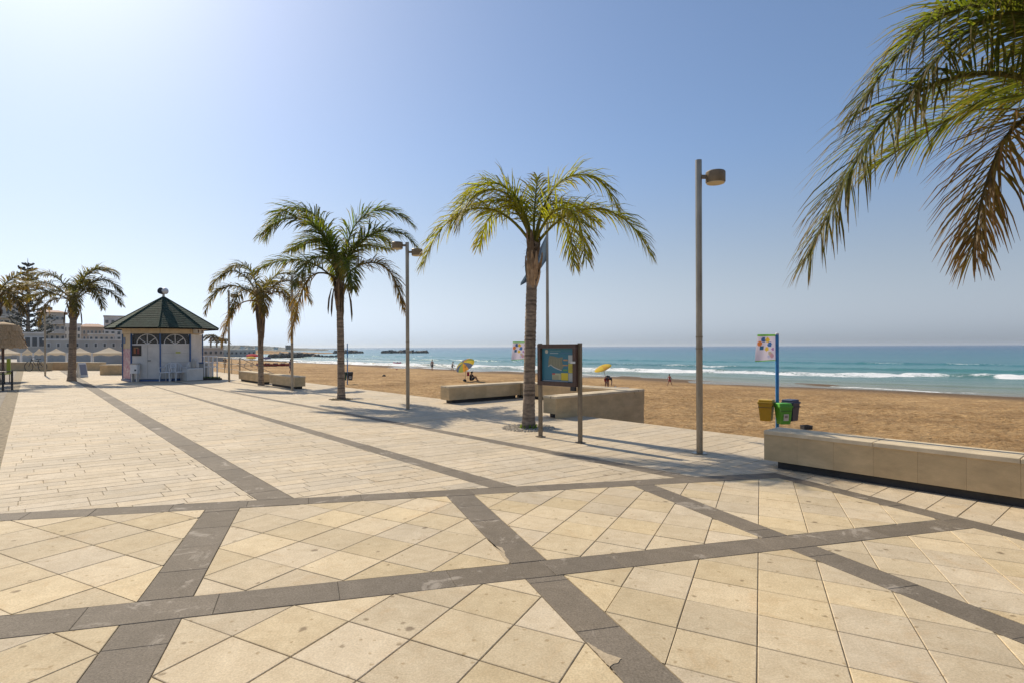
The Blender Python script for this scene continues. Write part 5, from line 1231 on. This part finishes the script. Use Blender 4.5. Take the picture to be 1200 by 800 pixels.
shirt = lambda J, m: ('shirt', m, [(('pelvis', 'waist', 'chest', mid(J['chest'], J['neck'], .6)), (.145, .135, .15, .09)), (('shol', mid(J['shol'], J['elbl'], .7)), (.08, .062)), (('shor', mid(J['shor'], J['elbr'], .7)), (.08, .062))])
person(S(506.5, 433.8), rad(20), 0.95, J, 'person in a hat standing at the water line', [shorts(J, cn)], hat=M['straw'] if 'straw' in M else M['thatch'])
J = stand(.14, 0.9, .16); person(S(530, 434.6), rad(80), 0.86, J, 'person walking at the water line beside the striped parasol', [shorts(J, cblk), shirt(J, M['wall_grey'])])
J = stand(.16, 0.2, .14); person(S(340.5, 437), rad(60), 1.1, J, 'person walking on the sand behind the bench end lamp post', [shorts(J, cpur), shirt(J, cpur)])
J = stand(.17, 0.5, .15); person(S(785, 451.5), rad(-70), 0.62, J, 'child in red walking on the sand right of the yellow parasol', [shorts(J, cred), ('top', cred, [(('waist', 'chest'), (.13, .15))])])
J = stand(.10, 0.1, .1); person(S(263.5, 431), rad(30), 1.05, J, 'person in brown on the sand behind the kiosk railing', [shorts(J, M['wood']), shirt(J, M['wood'])])
# bending person
J = dict(pelvis=(0,.12,.88), waist=(0,-.06,.96), chest=(0,-.30,.94), neck=(0,-.44,.90), head=(0,-.54,.84), crown=(0,-.60,.80))
for sd, k in (('l', 1), ('r', -1)):
    J['sho'+sd] = (k*.18, -.34, .90); J['elb'+sd] = (k*.22, -.40, .63); J['wri'+sd] = (k*.17, -.44, .38); J['hand'+sd] = (k*.15, -.45, .30)
    J['hip'+sd] = (k*.10, .12, .82); J['knee'+sd] = (k*.12, .02, .46); J['ank'+sd] = (k*.12, .08, .07); J['toe'+sd] = (k*.13, -.07, .035)
person(S(711.5, 455.5), rad(15), 1.05, J, 'person bending forward beside the yellow parasol', [shorts(J, cred), shirt(J, cblk)])
# seated person
J = dict(pelvis=(0,.05,.14), waist=(0,.09,.32), chest=(0,.04,.56), neck=(0,-.02,.70), head=(0,-.06,.81), crown=(0,-.07,.89))
for sd, k in (('l', 1), ('r', -1)):
    J['sho'+sd] = (k*.19, .02, .63); J['elb'+sd] = (k*.25, -.16, .44); J['wri'+sd] = (k*.15, -.36, .44); J['hand'+sd] = (k*.09, -.42, .45)
    J['hip'+sd] = (k*.10, -.04, .13); J['knee'+sd] = (k*.14, -.42, .46); J['ank'+sd] = (k*.12, -.62, .08); J['toe'+sd] = (k*.12, -.76, .04)
ps_ = S(552.5, 446); person(ps_, rad(120), 1.05, J, 'person in dark clothes sitting on the sand by the striped parasol', [shirt(J, cblk), shorts(J, cblk)])
def beach_umbrella(foot, top, diam, cols, label, group, tilt=None, sag=0.32):
    o = thing('beach_parasol', foot, label, 'parasol', 0, group); ax = (top-foot); L = ax.length; ax.normalize()
    tl = Vector(tilt).normalized(); p0 = top-foot; u = tl.orthogonal().normalized(); w = tl.cross(u)
    bend = p0 - tl*0.55
    m = MB(); m.tube([(0, 0, -0.2), bend, p0 + tl*0.06], 0.02, 6); m.build('pole', M['steel'], o)
    n = len(cols)
    for i in range(n):
        m = MB(); m.cur = cols[i]; K = 5; S_ = 4
        def P(r_, a): return p0 + (u*math.cos(a) + w*math.sin(a))*(diam/2*math.sin(r_*1.25)/math.sin(1.25)) - tl*(sag*diam*(1-math.cos(r_*1.25)))
        for a_ in range(S_):
            t0, t1 = 2*math.pi*(i + a_/S_)/n, 2*math.pi*(i + (a_+1)/S_)/n
            for k in range(K): m.face([P(k/K, t0), P((k+1)/K, t0), P((k+1)/K, t1), P(k/K, t1)])
        m.build('canopy_panel', M['cloth'], o, col=True)
    for i in range(n):
        a = 2*math.pi*i/n; m = MB(); m.tube([bend, p0 + (u*math.cos(a) + w*math.sin(a))*diam*0.45 - tl*sag*diam*0.55], 0.008, 4); m.build('rib', M['steel'], o)
f1 = S(545, 446); t1u = AT(543, 424.5, f1.y)
O_, B_, Y_, Gn = (0.60, 0.28, 0.04), (0.10, 0.13, 0.22), (0.58, 0.45, 0.06), (0.28, 0.32, 0.08)
beach_umbrella(f1, t1u, 24*f1.y/F, [B_, O_, Gn, B_, Y_, Gn, B_, O_, Gn, Y_], 'tilted parasol with orange, blue and green panels on the sand', 'beach parasols', (-0.50, 0.45, 0.72), 0.30)
f2 = S(713, 455); t2u = AT(705.5, 428.5, f2.y)
beach_umbrella(f2, t2u, 21*f2.y/F, [(0.75, 0.52, 0.03), (0.78, 0.58, 0.06), (0.72, 0.5, 0.2), (0.75, 0.52, 0.03), (0.78, 0.56, 0.05), (0.72, 0.42, 0.05), (0.78, 0.58, 0.06), (0.75, 0.52, 0.03)], 'tilted bright yellow parasol on the sand right of the map board', 'beach parasols', (-0.38, -0.22, 0.9), 0.2)
tw = thing('towel', AT(548.3, 440, f1.y), 'red towel hanging by the seated person', 'towel'); m = MB(); m.cur = (0.35, 0.01, 0.05)
for i in range(6):
    for j in range(6):
        P = lambda a, b: (0.05*math.sin(a*1.3) + 0.20*(a/6-.5), 0.06*math.cos(a*1.7)*(b/6), 0.40*b/6)
        m.face([P(i, j), P(i+1, j), P(i+1, j+1), P(i, j+1)])
m.build('cloth', M['cloth'], tw, col=True)
m = MB(); m.tube([(0, 0.02, -0.45), (0, 0.02, 0.42)], 0.012, 5); m.build('stake', M['steel'], tw)
for px, py, sz, lab in ((544.5, 446.3, .42, 'dark bundle on the sand under the striped parasol'), (450, 441, .45, 'dark bundle lying alone on the sand'), (465, 433, .3, 'small reddish bundle near the water line')):
    o = thing('bundle', S(px, py), lab, 'bag', 0, 'bundles on the sand'); m = MB(); r = random.Random(px); m.lathe([(.25*sz, 0), (.5*sz, .12*sz), (.42*sz, .4*sz), (.15*sz, .55*sz)], 9)
    m.v = [(x+r.uniform(-.06, .06)*sz, y+r.uniform(-.06, .06)*sz, z) for x, y, z in m.v]; m.build('sack', cblk if sz > .3 else cred, o, smooth=True)
    m = MB(); m.tube([(-.1*sz, 0, .5*sz), (0, 0, .7*sz), (.1*sz, 0, .5*sz)], .03*sz, 5); m.build('handle', cblk, o)
mt = S(729, 454.5); o = thing('beach_mat', mt, 'grey blue mat spread on the sand beside the bending person', 'mat', rad(-20)); m = MB(); m.cur = (0.09, 0.11, 0.17); m.box((0, 0, 0.03), (1.1, .7, .05)); m.build('mat_sheet', M['paint'], o, col=True)
m = MB(); m.cur = (0.14, 0.16, 0.22); m.tube([(-.6, -.35, .08), (-.6, .35, .08)], .07, 8); m.build('rolled_end', M['paint'], o, col=True)
# far umbrellas, boats
f3 = S(296, 430); beach_umbrella(f3, AT(296.5, 414.5, f3.y), 2.3, [(0.55, 0.02, 0.04)]*8, 'red parasol on the sand behind the shaggy palm', 'beach parasols', (0.1, -0.1, 1), 0.22)
f4 = S(294, 432.5); beach_umbrella(f4, AT(294.5, 417.5, f4.y), 1.6, [(0.7, 0.5, 0.05)]*8, 'small yellow parasol below the red parasol', 'beach parasols', (0.1, -0.1, 1), 0.22)
f5 = S(311, 426); beach_umbrella(f5, AT(311.5, 418, f5.y), 2.3, [(0.03, 0.04, 0.16)]*8, 'dark blue parasol on the sand right of the shaggy palm', 'beach parasols', (0.1, -0.1, 1), 0.22)
def boat(loc, L, w, h, rz, col, label, seats=True):
    o = thing('boat', loc, label, 'boat', rz, 'small boats at the beach'); m = MB(); m.cur = col; secs = []; n = 10
    for i in range(n+1):
        u = i/n; k = math.sin(math.pi*min(1, max(0.02, u*0.98+0.01)))**0.55; z1 = h*(1 + 0.35*(2*u-1)**2)
        secs.append([(L*(u-.5), -w/2*k, z1), (L*(u-.5), -w/3*k, h*.25), (L*(u-.5), 0, 0.03*(1-k)), (L*(u-.5), w/3*k, h*.25), (L*(u-.5), w/2*k, z1)])
    for a, b in zip(secs, secs[1:]):
        for j in range(4): m.face([a[j], b[j], b[j+1], a[j+1]])
    m.build('hull', M['paint'], o, col=True)
    for x in (-.2*L, .02*L, .22*L) if seats else (0,):
        m = MB(); m.cur = (0.10, 0.03, 0.03); m.bbox((x, 0, h*1.15), (L*.08, w*.8, h*.55), .02); m.build('seat', M['paint'], o, col=True)
    return o
bt = S(322, 429); boat(bt, 7.2, 1.0, .45, rad(-4), (0.28, 0.03, 0.03), 'long dark red rowing boat lying on the far sand')
pk = AT(465.5, 424, 118); pk.z = SEA_Z + 0.05; boat(pk, 1.7, 0.9, 0.42, rad(25), (0.60, 0.05, 0.18), 'pink inflatable boat floating in the shallow surf', False)
# rows of grey beach loungers far away
for k, px in enumerate((274.5, 283, 290, 299)):
    q = S(px, 428.5 + k*.3); o = thing('sun_lounger', q, ['leftmost dark lounger on the far sand behind the railing', 'second dark lounger from the left on the far sand', 'third dark lounger from the left on the far sand', 'dark lounger just left of the shaggy palm trunk'][k], 'sun lounger', rad(20), 'loungers on the far sand')
    m = MB(); m.cur = (0.06, 0.06, 0.09); m.box((0, 0, .35), (1.3, .6, .08)); m.build('seat', M['paint'], o, col=True)
    m = MB(); m.cur = (0.07, 0.07, 0.10); m.box((.78, 0, .58), (.66, .6, .07), ax=Matrix.Rotation(rad(-42), 3, 'Y')); m.build('backrest', M['paint'], o, col=True)
    for x in (-.55, .5): m = MB(); m.box((x, 0, .15), (.05, .56, .32)); m.build('leg', M['steel'], o)
# breakwaters and the far shore
def rocks(p0, p1, n, s, label, hmax=1.0):
    v = p1-p0; o = thing('breakwater', p0, label, 'breakwater', 0, 'rock breakwaters'); r = random.Random(int(p0.x)); m = MB()
    for i in range(n):
        u = r.random(); c = v*u; hh = hmax*math.sin(math.pi*min(1, max(0, u*.9+.05)))**.5; ss = s*r.uniform(.5, 1.2)
        c = c + Vector((0, r.uniform(-1, 1)*s*1.2, r.uniform(-.2, .8)*hh)); R = Matrix.Rotation(r.uniform(0, 3), 3, 'Z') @ Matrix.Rotation(r.uniform(-.5, .5), 3, 'X')
        b0 = len(m.v); m.box(c, (ss*r.uniform(.8, 1.6), ss, ss*r.uniform(.6, 1)), ax=R, taper=r.uniform(.5, .85))
        for q in range(b0, len(m.v)): x, y, z = m.v[q]; m.v[q] = (x+r.uniform(-.15, .15)*ss, y+r.uniform(-.15, .15)*ss, z+r.uniform(-.15, .15)*ss)
    k = m.build('rock_pile', M['rock'], o); k['kind'] = 'stuff'; return o
def W(px, py, z=SEA_Z): return G(px, py, z)
rocks(W(449, 413.6), W(501, 413.4), 110, 2.2, 'low rock breakwater in the sea right of centre', 1.1)
rocks(W(392, 413.9), W(424, 413.6), 70, 2.2, 'short rock breakwater seen beside the tall palm trunk', 1.0)
rocks(W(316, 419.2), W(372, 418.6), 150, 1.6, 'dark stone jetty at the far end of the beach', 1.5)
rocks(W(368, 418.6), W(395, 418), 40, 1.0, 'line of low rocks at the end of the dark jetty', .4)
def headland(pts, Y, label, mat, base=-2.4):
    o = thing('headland', AT(pts[0][0], 406, Y), label, 'coast'); org = o.location.copy(); m = MB(); r = random.Random(3); top = []
    P = []
    for (a, ya), (b, yb_) in zip(pts, pts[1:]):
        n = max(1, int((b-a)/2))
        for k in range(n): P.append((a+(b-a)*k/n, ya+(yb_-ya)*k/n + r.uniform(-.5, .5)))
    P.append(pts[-1]); prev = None
    for px, py in P:
        f_ = AT(px, py, Y) - org; bk = f_ + Vector((0, 60, 0)); ff = Vector((f_.x, f_.y-12, base-org.z)); cur = (ff, f_, bk)
        if prev: m.face([prev[0], cur[0], cur[1], prev[1]]); m.face([prev[1], cur[1], cur[2], prev[2]])
        prev = cur
    m.build('hillside', mat, o); return o, org
coast_m = pm('far_scrub', (0.16, 0.17, 0.15), 0.9, 0.4, 0.06)
headland([(150, 404), (235, 405), (262, 404.5), (285, 405.5), (315, 408), (352, 408.6), (386, 409.2)], 620, 'low hazy headland with small buildings on the left horizon', coast_m)
headland([(238, 412), (262, 411.5), (300, 413.5), (352, 414.2), (400, 414.8)], 330, 'pale sand spit in front of the headland', M['sand'])
for k, (px, w_, h_, lab) in enumerate(((283, 2.4, 3.0, 'white house on the headland left of the shaggy palm'), (292, 3.0, 2.4, 'pale house on the headland beside the shaggy palm'), (300, 2.2, 2.8, 'house on the headland just left of the shaggy palm trunk'), (337, 5.0, 3.6, 'dark pavilion on the headland left of the bench end lamp'), (322, 2.6, 1.6, 'small white house at the headland tip'))):
    c = AT(px, 408.5, 600); w = w_*600/F; h = h_*600/F
    o = thing('house', (c.x, c.y, c.z-1), lab, 'house', 0, 'small houses on the headland'); mt_ = (M['wall_white'], M['wall_cream'], M['wall_white'], M['rock'], M['wall_white'])[k]
    m = MB(); m.box((0, 3, h/2+.5), (w, 6, h+1)); m.build('wall', mt_, o)
    m = MB(); m.prism([(-w/2-.3, -.3), (w/2+.3, -.3), (w/2+.3, 6.3), (-w/2-.3, 6.3)], h+1, h+1.6, True); m.build('roof', M['roof_tile'], o)

# ------------------------------------------------------------------ sea air
hz_m = bpy.data.materials.new('sea_haze'); hz_m.use_nodes = True; t = hz_m.node_tree; t.nodes.clear()
pv = t.nodes.new('ShaderNodeVolumePrincipled'); ou = t.nodes.new('ShaderNodeOutputMaterial'); pv.inputs['Color'].default_value = (0.86, 0.93, 1.0, 1); pv.inputs['Anisotropy'].default_value = 0.35; pv.inputs['Density'].default_value = 0.00015
t.links.new(pv.outputs[0], ou.inputs['Volume'])
m = MB(); m.box((0, 0, 7.0), (17400, 17400, 29.0)); hzo = m.build('haze', hz_m); tag(hzo, 'thin pale sea haze in the air', kind='stuff')
